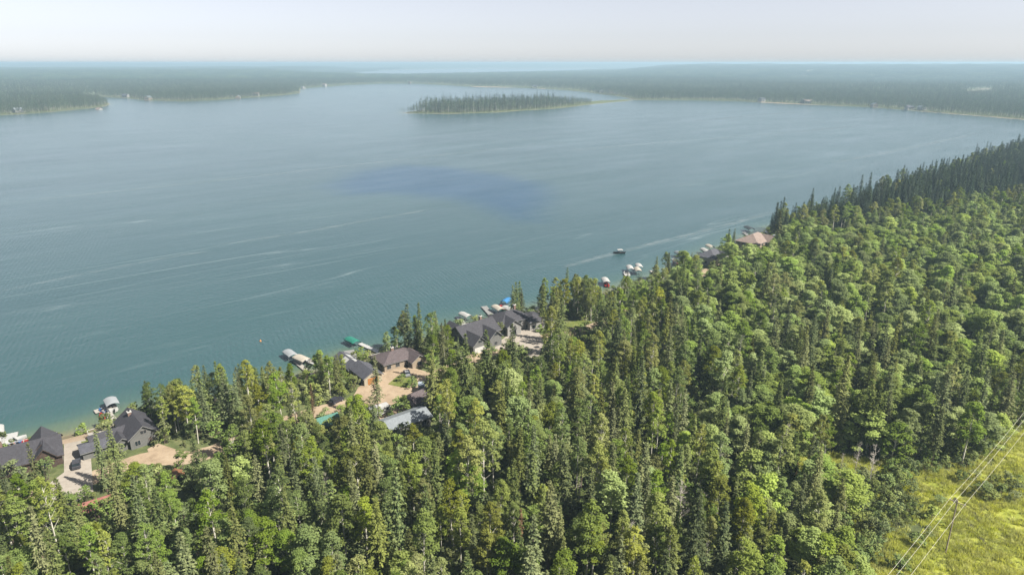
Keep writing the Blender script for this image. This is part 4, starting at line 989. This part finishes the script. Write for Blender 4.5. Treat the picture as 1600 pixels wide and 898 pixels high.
def boat(p, ang, label, m=M_WHITE, L=6.0, z=0.1, top=None, group=None):
    c = gp(*p); e = empty('motorboat', label, 'boat', (c[0], c[1], z), ang, group)
    B_ = L * .19; vs, fs = [], []; st = [(-.5, 1, .55), (-.2, 1.05, .62), (.15, 1, .70), (.36, .62, .82), (.5, .04, .95)]
    for x, w, h in st: vs += [(x * L, -B_ * w, h), (x * L, -B_ * w * .75, .05), (x * L, 0, -.22 + max(0, x) * .5), (x * L, B_ * w * .75, .05), (x * L, B_ * w, h), (x * L, B_ * w * .8, h - .05), (x * L, 0, (h - .28) if -.5 < x < .2 else h - .02), (x * L, -B_ * w * .8, h - .05)]
    for i in range(4): fs += [(i * 8 + j, i * 8 + (j + 1) % 8, i * 8 + 8 + (j + 1) % 8, i * 8 + 8 + j) for j in range(8)]
    fs += [tuple(range(8)), tuple(range(39, 31, -1))]
    MB().add(vs, fs, m).build('hull', e)
    w = MB(); w.slot(M_GLASS); w.add([(.12 * L, -B_ * .8, .66), (.12 * L, B_ * .8, .66), (.04 * L, B_ * .75, 1.15), (.04 * L, -B_ * .75, 1.15), (.10 * L, -B_ * .8, .66), (.10 * L, B_ * .8, .66), (.02 * L, B_ * .75, 1.15), (.02 * L, -B_ * .75, 1.15)],
                             [(0, 1, 2, 3), (7, 6, 5, 4), (0, 1, 5, 4), (2, 3, 7, 6)]); w.build('windshield', e)
    for y in (-.4, .4): s = MB(); s.slot(M_SEAT); s.box(-.12 * L, -.02 * L, B_ * y - .28, B_ * y + .28, .35, .62).box(-.14 * L, -.11 * L, B_ * y - .28, B_ * y + .28, .36, 1.0); s.build('seat', e)
    k = MB(); k.slot(M_BLACK); k.box(-.5 * L - .45, -.5 * L - .03, -.2, .2, .35, 1.0).box(-.5 * L - .3, -.5 * L - .12, -.08, .08, -.5, .34); k.build('outboard_motor', e)
    if top:
        t = MB(); t.slot(CANVAS[top])
        t.add([(-.32 * L, -B_, 1.95), (-.32 * L, B_, 1.95), (-.1 * L, B_, 2.12), (-.1 * L, -B_, 2.12), (.12 * L, -B_, 1.95), (.12 * L, B_, 1.95)] + [(-.32 * L, -B_, 1.90), (-.32 * L, B_, 1.90), (-.1 * L, B_, 2.07), (-.1 * L, -B_, 2.07), (.12 * L, -B_, 1.90), (.12 * L, B_, 1.90)],
              [(0, 1, 2, 3), (3, 2, 5, 4), (9, 8, 7, 6), (10, 11, 8, 9)]); t.build('bimini_top', e)
        for y in (-B_ * .95, B_ * .95):
            for x in (-.3, .1): MB().tube([(-.1 * L, y, .6), (x * L, y, 1.93)], .025, 5, M_ALU).build('top_frame', e)
    return e
def sa(px): return shore_angle(px) + math.pi / 2       # out from the shore
dock((182, 664), (166, 643), 1.9, 'pale dock leading to the silver boat lift by the small beach', M_DOCK, 5.5)
boat_lift((176, 638), sa(175), 'silver', 'silver canopied boat lift at the end of the pale beach dock', 7.4, 4.6)
boat((176, 639), sa(175), 'white motorboat parked under the silver canopy', M_WHITE, 6.2, .35)
boat((160, 652), sa(160), 'small red watercraft moored beside the pale beach dock', M_REDP, 3.4)
boat((161, 644), sa(160) + .4, 'small blue watercraft moored at the dock end by the silver canopy', M_BLUEP, 3.4)
dock((6, 707), (12, 680), 5.0, 'wide white dock off the timber lodge', M_WHITE)
boat_lift((0, 683), sa(10), 'white', 'white canopied boat lift at the wide white lodge dock', 7.0, 3.6)
boat((22, 691), sa(20) - 1.2, 'white motorboat with red trim moored off the timber lodge', M_WHITE, 6.4)
boat((27, 696), sa(20) - 1.3, 'red motorboat moored beside the lodge dock', M_REDP, 5.6)
boat((19, 698), sa(20) - 1.2, 'blue motorboat moored between the lodge dock and the white boat', M_BLUEP, 5.4)
boat_lift((454, 560), sa(455), 'silver', 'silver canopied boat lift off the birch covered shore', 8.2, 4.4, zc=2.2)
boat_lift((472, 568), sa(470) + .15, 'beige', 'beige canopied boat lift beside the silver one off the birch shore', 8.4, 4.6, zc=2.2)
boat((484, 567), sa(470) + .3, 'white motorboat moored beside the beige canopy', M_WHITE, 5.2)
dock((488, 588), (462, 566), 1.6, 'short pale dock between the silver and beige boat lifts', M_DOCK)
boat_lift((551, 539), sa(552) + .12, 'green', 'green canopied boat lift at the end of the long white dock', 8.4, 4.4, zc=2.1)
dock((596, 553), (562, 538), 1.8, 'long white dock leading to the green boat lift', M_WHITE, 0)
dock((551, 562), (545, 549), 3.6, 'short grey dock below the skylight garage', M_GREYDOCK)
boat_lift((727, 500), sa(727), 'white', 'white canopied boat lift off the big grey house', 7.8, 3.8)
dock((728, 511), (715, 496), 1.8, 'narrow white dock beside the lift off the big grey house', M_WHITE)
dock((777, 503), (756, 480), 2.6, 'long pale grey dock off the light grey house', M_GREYDOCK)
boat_lift((778, 489), sa(778), 'beige', 'beige canopied boat lift beside the long grey dock', 8.4, 4.2)
boat_lift((794, 490), sa(794) + .1, 'white', 'white canopied boat lift between the beige lift and the tall shore spruce', 7.8, 3.8)
boat_lift((791, 477), sa(791) - 1.0, 'blue', 'bright blue canopied boat lift farthest out from the light grey house', 7.0, 3.8)
boat((786, 482), sa(786), 'red motorboat moored below the blue canopy', M_REDP, 5.0)
boat_lift((946, 445), sa(946) - .6, 'white', 'white canopied boat lift alone behind shore aspens with red boat under it', 9.0, 4.2)
boat((947, 446), sa(946) - .6, 'red motorboat under the lone white canopy', M_REDP, 6.2, .3)
boat_lift((984, 425), sa(985) - .7, 'white', 'white canopied boat lift beside the anchored white boat', 8.6, 4.0)
boat((979, 429), sa(985) - .7, 'white motorboat moored outside two white canopies', M_WHITE, 7.2)
boat_lift((998, 422), sa(995) - .7, 'white', 'white canopied boat lift behind the anchored boats', 8.0, 4.0)
boat_lift((996, 428), sa(995) - .7, 'beige', 'beige canopied boat lift between two white ones and the shore', 8.0, 4.0)
dock((1034, 436), (1018, 424), 2.2, 'pale dock beside the gravel landing', M_DOCK)
boat_lift((1056, 414), sa(1056) - .6, 'white', 'white canopied boat lift with red boat beside the lone pointed spruce', 8.0, 4.0)
boat((1055, 413), sa(1056) - .6, 'red motorboat under the canopy beside the lone pointed spruce', M_REDP, 6.0, .3)
boat_lift((1060, 402), sa(1060) - .6, 'grey', 'grey canopied boat lift standing farther out than the white lift', 8.0, 4.0)
boat((1058, 416), sa(1056) - .6, 'white motorboat moored inside the white lift by the lone spruce', M_WHITE, 6.4)
boat_lift((1101, 397), sa(1100) - .6, 'white', 'white canopied boat lift in front of the slate roofed cottage', 8.0, 4.0)
boat_lift((1109, 391), sa(1108) - .6, 'beige', 'beige canopied boat lift beyond the slate roofed cottage', 8.0, 4.0)
dock((1112, 402), (1098, 390), 2.0, 'pale dock in front of the slate roofed cottage', M_DOCK)
boat_lift((1170, 362), sa(1170) - .7, 'dark', 'dark canopied boat lift off the wide tan roofed house', 11.0, 5.0)
dock((1178, 376), (1162, 364), 2.2, 'grey dock beside the dark boat lift', M_GREYDOCK)
boat((967, 396), math.atan2(WIND[1], WIND[0]) + 2.6, 'motorboat with white sun top running alone on open water', M_BLACK, 6.6, .15, 'white')
for i, (x, y) in enumerate([(1341, 169.5), (1351, 170), (1376, 171.5), (1391, 172.5), (1412, 174.2), (1446, 177), (1467, 178.5), (1490, 182.5), (1578, 190)]):
    boat_lift((x, y), 1.2 + .3 * i, 'dark', 'dark canopied boat lift off the far sandy shore', 10.5, 5.0, 'boat lifts along the far sandy shore')
for (x, y), lb in (((407, 533), 'orange mooring buoy floating alone on the lake'),):
    c = gp(x, y); mb = MB(); n = 10; prof = [(0.0, -.4), (.35, -.25), (.42, .05), (.34, .34), (.12, .5), (.1, .75), (0.0, .78)]
    vs = [(r * math.cos(6.2832 * j / n), r * math.sin(6.2832 * j / n), z_) for r, z_ in prof for j in range(n)]
    mb.add(vs, [(i * n + j, i * n + (j + 1) % n, (i + 1) * n + (j + 1) % n, (i + 1) * n + j) for i in range(len(prof) - 1) for j in range(n)], mat('orange_buoy', (0.65, 0.28, 0.08), 0.5))
    o = mb.build('mooring_buoy', smooth=True); o.location = (c[0], c[1], 0); tag(o, lb, 'buoy')

# foam: the long boat wake off the near shore and the main windrows
def foam_mat(name, amount):
    m, n, l = new_mat(name)
    ge = n.new('ShaderNodeNewGeometry'); at = n.new('ShaderNodeAttribute'); at.attribute_name = 'core'
    nz = noise(n, 0.09, 6, 0.75); l.new(ge.outputs['Position'], nz.inputs['Vector'])
    r = ramp(n, [(0.38, (0, 0, 0)), (0.72, (1, 1, 1))]); l.new(nz.outputs['Fac'], r.inputs['Fac'])
    a = math_node(n, l, 'MULTIPLY', math_node(n, l, 'MULTIPLY', r.outputs[0], at.outputs['Fac']), amount)
    d = n.new('ShaderNodeBsdfDiffuse'); d.inputs['Color'].default_value = (0.33, 0.37, 0.38, 1); t = n.new('ShaderNodeBsdfTransparent'); mx = n.new('ShaderNodeMixShader')
    l.new(a, mx.inputs[0]); l.new(t.outputs[0], mx.inputs[1]); l.new(d.outputs[0], mx.inputs[2]); o = out_node(n); l.new(mx.outputs[0], o.inputs['Surface']); return m
M_FOAM, M_WAKE = foam_mat('thin_foam', 0.30), foam_mat('wake_foam', 0.42)
def foam_line(name, pts, w, m, label):
    p = np.array([gp(x, y) for x, y in pts])
    for _ in range(4):
        q = [p[0]]
        for i in range(len(p) - 1): q += [p[i] * .75 + p[i + 1] * .25, p[i] * .25 + p[i + 1] * .75]
        p = np.array(q + [p[-1]])
    d = np.gradient(p, axis=0); d /= np.linalg.norm(d, axis=1)[:, None]; nn = np.stack([-d[:, 1], d[:, 0]], 1)
    rs = np.random.RandomState(len(p)); k = len(p); ww = w * (0.7 + .5 * rs.rand(k))[:, None]; V = np.concatenate([p - nn * ww, p, p + nn * ww])
    i = np.arange(k - 1); Fq = np.concatenate([np.stack([i, i + 1, k + i + 1, k + i], 1), np.stack([k + i, k + i + 1, 2 * k + i + 1, 2 * k + i], 1)])
    me = fast_mesh(name, np.column_stack([V, np.full(3 * k, 0.05)]), Fq); e = np.minimum(1, np.minimum(np.arange(k), k - 1 - np.arange(k)) / (k * .2))
    put_attr(me, 'core', np.concatenate([e * 0, e, e * 0])); me.materials.append(m); o = link(name, me); o['kind'] = 'stuff'; o['label'] = label
foam_line('boat_wake', [(880, 418), (920, 406), (969, 394), (1023, 379.5), (1091, 363), (1147, 348.5), (1215, 330)], 3.2, M_WAKE, 'long pale wake running along the near shore')
for pts, w in (([(0, 318), (200, 297), (400, 276), (600, 252), (750, 236), (890, 222)], 5), ([(330, 385), (480, 362), (560, 347), (640, 333), (675, 326)], 3.6), ([(880, 236), (1040, 222), (1200, 210), (1350, 196)], 7), ([(1080, 190), (1200, 178), (1330, 171)], 9),
               ([(0, 455), (120, 430), (260, 402), (330, 392)], 2.6), ([(1300, 255), (1420, 232), (1530, 208)], 6)):
    foam_line('foam_streak', pts, w, M_FOAM, 'thin pale foam streak drawn out by the wind on the lake')

# far cottages
far_c = [(155, 170, 'white', 'white far cottage on the low wooded point'), (28, 175.5, 'white', 'pale far cottage near the base of the low wooded point'), (197, 152, 'white', 'pale far cottage on the inlet behind the low wooded point'), (232, 155.5, 'tan', 'tan far cottage beside the inlet mouth'), (400, 150, 'white', 'large white far cottage on the second wooded point'),
         (372, 153, 'tan', 'tan far cottage along the second wooded point'), (437, 142, 'white', 'white far cottage at the tip of the second point'), (474, 138, 'white', 'white far cottage at the start of the far bay'), (507, 134.5, 'white', 'white far cottage on the far bay shore'), (640, 130, 'tan', 'tan far cottage behind the far bay'), (836, 137, 'white', 'white far cottage beside the distant pink beach'),
         (940, 145, 'white', 'white far cottage on the spit behind the island'), (955, 146, 'tan', 'tan far cottage on the spit behind the island'), (963, 147, 'white', 'small white far cottage at the end of the spit'), (1190, 158.5, 'white', 'white far cottage on the long far shore'), (1254, 161, 'tan', 'tan far cottage on the long far shore'), (1262, 161.5, 'white', 'small white far cottage on the long far shore'),
         (1366, 166.5, 'tan', 'tan far cottage behind the row of dark boat lifts'), (1421, 170.5, 'white', 'white far cottage behind the row of dark boat lifts'), (1440, 171.5, 'white', 'pale far cottage above the row of dark boat lifts')]
for i, (x, y, wk, lb) in enumerate(far_c):
    c = gp(x, y, 2.0); d = float(np.hypot(*c)); f = np.clip(d / 1500, 0.9, 1.4)
    e = empty('cottage', lb, 'house', (c[0], c[1], ground_z(*c)), (i * 1.37) % 1.2 - .6); e.scale = (f, f, f)
    w, r, t = block_meshes('gable', 0, 0, 13, 9, 4.5, 3.0, i % 2, WALLS[wk], ROOFS[['tan', 'metal', 'slate', 'metal'][i % 4]])
    w.build('wall', e); r.build('roof', e)
    for q in (-3, 0, 3):
        if i % 2: window(e, q * .8, -6.5, 1.2, -math.pi / 2, 1.6, 1.5)
        else: window(e, q, -4.5, 1.2, -math.pi / 2, 1.6, 1.5)

# ------------------------------------------------------------------ vehicles in the yards
def wheel(root, x, y, r=.36):
    t = MB().tube([(x, y - .12, r), (x, y + .12, r)], r, 12, M_BLACK); o = t.build('wheel', root); MB().tube([(x, y - .135, r), (x, y + .135, r)], r * .58, 10, M_ALU).build('rim', o)
def car(pix, ang, label, m, van=False):
    c = gp(*pix, LZ); e = empty('parked_car', label, 'car', (c[0], c[1], ground_z(*c) + .12), ang)
    L, W = 4.7, 1.85
    prof = [(-L / 2, .35), (-L / 2, .95), (-L / 2 + .15, 1.05), (L * .22, 1.02), (L / 2 - .1, .82), (L / 2, .6), (L / 2, .35)]
    n = len(prof); MB().add([(x, s * W / 2, z) for s in (-1, 1) for x, z in prof], [tuple(range(n)), tuple(range(2 * n - 1, n - 1, -1))] + [(i, n + i, n + (i + 1) % n, (i + 1) % n) for i in range(n)], m).build('body', e)
    tr = -L / 2 + .25 if van else -L * .36
    cab = [(tr, 1.03), (tr + .25, 1.62), (L * .04, 1.64), (L * .2, 1.0)]
    MB().add([(x, s * W * .44, z) for s in (-1, 1) for x, z in cab], [(0, 1, 2, 3), (7, 6, 5, 4), (0, 4, 5, 1), (2, 6, 7, 3)], M_GLASS).build('window', e)
    MB().box(tr + .24, L * .05, -W * .43, W * .43, 1.61, 1.68, m).build('roof', e)
    for x in (-L * .3, L * .31):
        for y in (-W / 2 + .08, W / 2 - .08): wheel(e, x, y)
    for y in (-.62, .62): MB().box(L / 2 - .05, L / 2 + .02, y - .2, y + .2, .6, .75, M_TRIM).build('headlight', e)
car((526, 628), shore_angle(526) + .3, 'dark parked car in tree shade beside the sandy road', mat('dark_car_paint', (0.05, 0.05, 0.07), 0.3), True)
car((636, 585), shore_angle(636) + 1.2, 'silver car parked in front of the low brown roofed cottage', mat('silver_car_paint', (0.35, 0.36, 0.38), 0.3))
car((340, 664), shore_angle(340), 'white car half hidden by spruces beside the road', M_WHITE, True)
car((120, 727), shore_angle(120) + 1.5, 'charcoal car parked on the concrete driveway', mat('charcoal_car_paint', (0.08, 0.08, 0.09), 0.3), True)
c = gp(594, 648, LZ); e = empty('camper_trailer', 'white camper trailer parked beside the pale blue workshop', 'camper', (c[0], c[1], ground_z(*c) + .12), shore_angle(594) + .1)
MB().add([(x, s * 1.2, z_) for s in (-1, 1) for x, z_ in ((-3.2, .6), (-3.2, 2.6), (-2.9, 2.85), (2.7, 2.85), (3.2, 2.2), (3.0, .6))], [tuple(range(6)), tuple(range(11, 5, -1))] + [(i, 6 + i, 6 + (i + 1) % 6, (i + 1) % 6) for i in range(6)], M_WHITE).build('body', e)
for x in (-2, 0.2, 1.9): MB().box(x - .45, x + .45, -1.23, -1.19, 1.5, 2.15, M_GLASS).build('window', e)
MB().box(-1.2, -.5, -1.23, -1.19, .7, 2.3, M_ALU).build('door', e); MB().box(-.4, .4, -.35, .35, 2.85, 3.1, M_TRIM).build('roof_vent', e)
for y in (-1.05, 1.05): wheel(e, -.3, y)
MB().tube([(3.0, 0, .6), (4.3, 0, .55)], .06, 6, M_BLACK).build('hitch', e)
c = gp(659, 611, LZ); e = empty('utility_trailer', 'pale blue box trailer parked beside the weathered brown shed', 'trailer', (c[0], c[1], ground_z(*c) + .12), shore_angle(659) + .9)
MB().box(-1.5, 1.5, -1, 1, .6, 2.6, mat('pale_blue_trailer', (0.45, 0.53, 0.62), 0.5)).build('body', e); MB().box(-1.53, -1.5, -.9, .9, .7, 2.5, M_ALU).build('door', e)
for y in (-.95, .95): wheel(e, 0, y)
MB().tube([(1.5, 0, .6), (2.6, 0, .5)], .05, 6, M_BLACK).build('hitch', e)

# ------------------------------------------------------------------ power line
pb = gp(1477, 864, LZ); pz = ground_z(*pb); PH = 13.0
pd = gp(1600, 664, 14) - gp(1490, 797, 14.6); pd /= np.linalg.norm(pd); pa = math.atan2(pd[1], pd[0])
poles = []
for k, (off, lb) in enumerate(((0, 'weathered wooden power pole with crossarm standing in the meadow clearing'), (86, 'wooden power pole with crossarm at the forest edge of the clearing'), (-86, 'wooden power pole with crossarm where the clearing opens wide'))):
    b = pb + pd * off; bz = ground_z(*b)
    e = empty('power_pole', lb, 'power pole', (b[0], b[1], bz), pa)
    MB().tube([(0, 0, -1), (0, .05, PH)], [.16, .11], 9, M_POLE).build('pole', e)
    arm = MB().box(-.07, .07, -1.5, 1.5, PH - .55, PH - .40, M_POLE); arm.tube([(.09, -.85, PH - .5), (.09, 0, PH - 1.3)], .03, 5, M_ALU).tube([(.09, .85, PH - .5), (.09, 0, PH - 1.3)], .03, 5, M_ALU); arm.build('crossarm', e)
    for y in (-1.35, .35, 1.35): MB().tube([(0, y, PH - .4), (0, y, PH - .28), (0, y, PH - .2), (0, y, PH - .1)], [.05, .09, .06, .05], 7, M_TRIM).build('insulator', e)
    poles.append((b, bz))
for y, lb in ((-1.35, 'power line wire on the meadow side of the crossarm'), (.35, 'middle power line wire beside the pole'), (1.35, 'power line wire on the forest side of the crossarm')):
    pts = []
    nn = np.array([-pd[1], pd[0]])
    for (A, az), (B_, bz) in ((poles[2], poles[0]), (poles[0], poles[1])):
        for i in range(14):
            t = i / 14; p = A + (B_ - A) * t + nn * y; pts.append((p[0], p[1], az + (bz - az) * t + PH - .08 - 1.1 * 4 * t * (1 - t)))
    p = poles[1][0] + nn * y; pts.append((p[0], p[1], poles[1][1] + PH - .08))
    tag(MB().tube(pts, .022, 5, M_WIRE).build('power_line_wire'), lb, 'wire')

# ------------------------------------------------------------------ trees that stand out one by one
def one_tree(kind, base, topy, label, group=None, wide=1.0, cat='tree'):
    c = gp(*base, LZ); zg = ground_z(*c); b = to_px(np.array([[c[0], c[1], zg]]))[0]
    best = None
    for H in np.arange(3, 30, .25):
        t = to_px(np.array([[c[0], c[1], zg + H]]))[0][1]
        if best is None or abs(t - topy) < best[0]: best = (abs(t - topy), H)
    H = best[1]
    if kind[0] == 'spruce': tr, cr, h0, _ = SPR[kind[1]]; nm, pn = 'spruce_tree', 'crown'
    elif kind[0] == 'aspen': tr, cr, h0, _ = ASP[kind[1]]; nm, pn = 'aspen_tree', 'crown'
    elif kind[0] == 'rust': tr, cr, h0 = RUST[0]; nm, pn = 'spruce_tree', 'crown'
    elif kind[0] == 'shrub': tr, cr, h0, _ = SHR[kind[1]]; nm, pn = 'shrub', 'crown'
    else: tr, cr, h0 = DEAD[kind[1]]; nm, pn = 'dead_tree', 'branches'
    f = H / h0; e = empty(nm, label, cat, (c[0], c[1], zg), base[0] * .7, group); e.scale = (f * wide, f * wide, f)
    link('trunk' if nm != 'shrub' else 'stem', tr, e); link(pn, cr, e)
one_tree(('spruce', 6), (592, 652), 556, 'tall thin spruce standing alone in the sandy yard beside the camper')
one_tree(('spruce', 3), (639, 552), 474, 'first of the tall spruces on the lake side of the brown roofed cottage')
one_tree(('spruce', 0), (657, 550), 472, 'tallest spruce on the shore between brown roofed cottage and big grey house')
one_tree(('aspen', 0), (678, 560), 487, 'wide aspen on the shore between brown roofed cottage and grey house')
one_tree(('aspen', 4), (700, 556), 505, 'low aspen beside the wall of the big grey house')
one_tree(('aspen', 2), (605, 556), 518, 'small round tree at the shore end of the white dock', wide=.9)
one_tree(('aspen', 4), (622, 553), 512, 'small round tree beside the lake side of the brown roofed cottage')
one_tree(('spruce', 7), (806, 502), 441, 'dark spruce rising behind the light grey house by the boat lifts')
one_tree(('spruce', 1), (22, 812), 722, 'spruce standing in front of the timber lodge near the road')
one_tree(('spruce', 5), (70, 800), 692, 'very slim spruce in front of the timber lodge roof', wide=.8)
one_tree(('spruce', 2), (188, 762), 662, 'broad spruce in front of the charcoal roofed cottage')
one_tree(('spruce', 0), (168, 768), 672, 'slim spruce between concrete driveway and charcoal roofed cottage')
one_tree(('spruce', 3), (107, 832), 745, 'spruce at the foot of the concrete driveway')
one_tree(('spruce', 0), (1043, 436), 395, 'lone pointed spruce at the gravel landing', wide=1.2)
one_tree(('aspen', 2), (1040, 440), 418, 'round leafy tree beneath the lone pointed spruce')
one_tree(('spruce', 3), (1136, 398), 358, 'pointed spruce between slate roofed cottage and tan roofed house', wide=1.1)
one_tree(('aspen', 2), (238, 655), 598, 'bushy tree overhanging the water beside the silver boat lift')
one_tree(('shrub', 3), (212, 653), 628, 'waterside shrub beside the charcoal roofed cottage', cat='shrub')
one_tree(('spruce', 2), (730, 640), 520, 'dark spruce standing in front of the big grey house')
one_tree(('spruce', 3), (762, 632), 515, 'tall dark spruce between the big grey house and the road bend')
one_tree(('spruce', 0), (800, 628), 505, 'tall spruce in front of the pale house yard', wide=1.1)
one_tree(('aspen', 4), (532, 704), 650, 'leafy aspen half hiding the green roofed cabin')
one_tree(('aspen', 0), (494, 712), 652, 'aspen beside the green roofed cabin wall')
one_tree(('dead', 0), (982, 905), 812, 'bare grey dead tree with fine twigs among aspens')
one_tree(('dead', 1), (1222, 735), 660, 'grey dead tree beside the small glade')
one_tree(('dead', 2), (905, 790), 755, 'short broken dead tree deep in the wood')
one_tree(('dead', 1), (1560, 640), 590, 'bleached dead tree at the upper edge of the clearing')
one_tree(('dead', 0), (1335, 742), 690, 'dead tree with reddish twigs beside the scrub')
rs = np.random.RandomState(55); WHERE = ['a clump of slim spruces', 'round crowned aspens', 'dense young trees', 'tall aspens', 'shaggy spruces']
for q in range(26):
    x, y = rs.uniform(250, 1560), rs.uniform(500, 905)
    if (470 < x < 720 and y < 690) or (710 < x < 860 and y < 600): continue
    if y < 560 + max(0, (620 - x)) * .45 or (x > 1380 and y > 700): continue
    one_tree(('dead', q % 3) if q % 4 else ('rust', 0), (x, y), y - rs.uniform(44, 78) * (y / 760), ('weathered grey dead tree showing between ' if q % 4 else 'dying brown spruce showing between ') + WHERE[q % 5], 'dead trees scattered through the forest')
one_tree(('rust', 0), (490, 652), 600, 'dying rust brown spruce beside the sandy road')
one_tree(('rust', 0), (1240, 760), 705, 'thin tree with rusty foliage beside the glade')
one_tree(('aspen', 3), (1272, 752), 645, 'tall aspen standing free at the glade')
one_tree(('aspen', 1), (1284, 744), 648, 'slender aspen beside the free standing one at the glade')
for (x, y, t, k) in ((640, 606, 596, 2), (628, 596, 583, 0), (645, 602, 588, 2)):
    one_tree(('shrub', k), (x, y), t, 'small round bush on the lawn in front of the brown roofed cottage', 'bushes on the round lawn', cat='shrub')

# ------------------------------------------------------------------ grass of the clearing
def tuft(seed):
    rs = np.random.RandomState(seed); V, Fs = [], []
    for k in range(34):
        a = rs.uniform(0, 6.28); r = rs.rand() * .8; x, y = r * math.cos(a), r * math.sin(a); h = rs.uniform(.35, .95); b = rs.uniform(0, 6.28); w = .07
        l_ = rs.normal(size=2) * .28; i = len(V)
        V += [(x - w * math.cos(b), y - w * math.sin(b), 0), (x + w * math.cos(b), y + w * math.sin(b), 0), (x + l_[0], y + l_[1], h)]; Fs.append((i, i + 1, i + 2))
    me = bpy.data.meshes.new('tuft'); me.from_pydata(V, [], Fs); me.update(); put_attr(me, 'shade', rs.rand(len(Fs)), 'FACE'); me.materials.append(M_GRASS); return me
M_GRASS = leaf_mat('tall_grass', (0.33, 0.37, 0.065), (0.48, 0.50, 0.10), (0.55, 0.52, 0.15), 0.5, 0.05, 0.5, 4.0)
rs = np.random.RandomState(8); allp = np.concatenate([MEADOW, GLADE])
G = np.stack([rs.uniform(allp[:, 0].min() - 12, allp[:, 0].max(), 90000), rs.uniform(allp[:, 1].min(), allp[:, 1].max() + 12, 90000)], 1)
gm_ = poly_dist(G, MEADOW); G = G[inside(G, MEADOW) | inside(G, GLADE) | (gm_ < 11 * rs.rand(len(G)))]
gq = to_px(np.column_stack([G, np.full(len(G), 2.0)])); G = G[(gq[:, 0] > 1200) & (gq[:, 0] < 1660) & (gq[:, 1] < 940)]
dens = vn(G, 14, 3); G = G[rs.rand(len(G)) < 0.25 + .4 * (dens > -.1)]
f = rs.uniform(.6, 1.3, len(G)) * (1 + .4 * vn(G, 9, 4))
scatter_object('grass', [tuft(1), tuft(2), tuft(3)], np.column_stack([G, height(G) + .03]), rs.randint(0, 3, len(G)), np.column_stack([f, f, f]), rs.uniform(0, 6.28, len(G)), 'tall yellow green grass of the power line clearing')
print('grass', len(G))
k_ = 0
for (x, y) in [(1540, 770), (1552, 762), (1563, 775), (1575, 766), (1588, 772), (1530, 778), (1570, 756), (1590, 758), (1548, 783), (1582, 784), (1455, 812), (1447, 838), (1430, 852), (1465, 790), (1400, 890), (1415, 884), (1500, 752), (1520, 750)]:
    one_tree(('shrub', k_ % 4), (x, y), y - 13 - (k_ * 7) % 9, 'low willow bush growing in the grassy power line clearing', 'low bushes in the clearing', 1.3, 'shrub'); k_ += 1
for pts in ([(1492, 778), (1500, 800), (1522, 830), (1548, 862)], [(1497, 790), (1512, 796), (1528, 806), (1530, 815)]):
    drape('path', ribbon(px_line(pts), 0.8, 3), 0.30, mat('bare_track', (0.085, 0.085, 0.04), 0.95, var=0.3, scale=.6), 1.0)


# ------------------------------------------------------------------ the smoky air
hb = MB().box(-42000, 42000, -3000, 42000, -7.0, 109.0)
haze = hb.build('haze'); haze['kind'] = 'stuff'
m, n_, l_ = new_mat('haze_air')
pv = n_.new('ShaderNodeVolumePrincipled'); pv.inputs['Density'].default_value = 1.85e-4; pv.inputs['Color'].default_value = (0.455, 0.645, 0.785, 1)
pv.inputs['Anisotropy'].default_value = 0.1
o_ = out_node(n_); l_.new(pv.outputs[0], o_.inputs['Volume']); haze.data.materials.append(m)
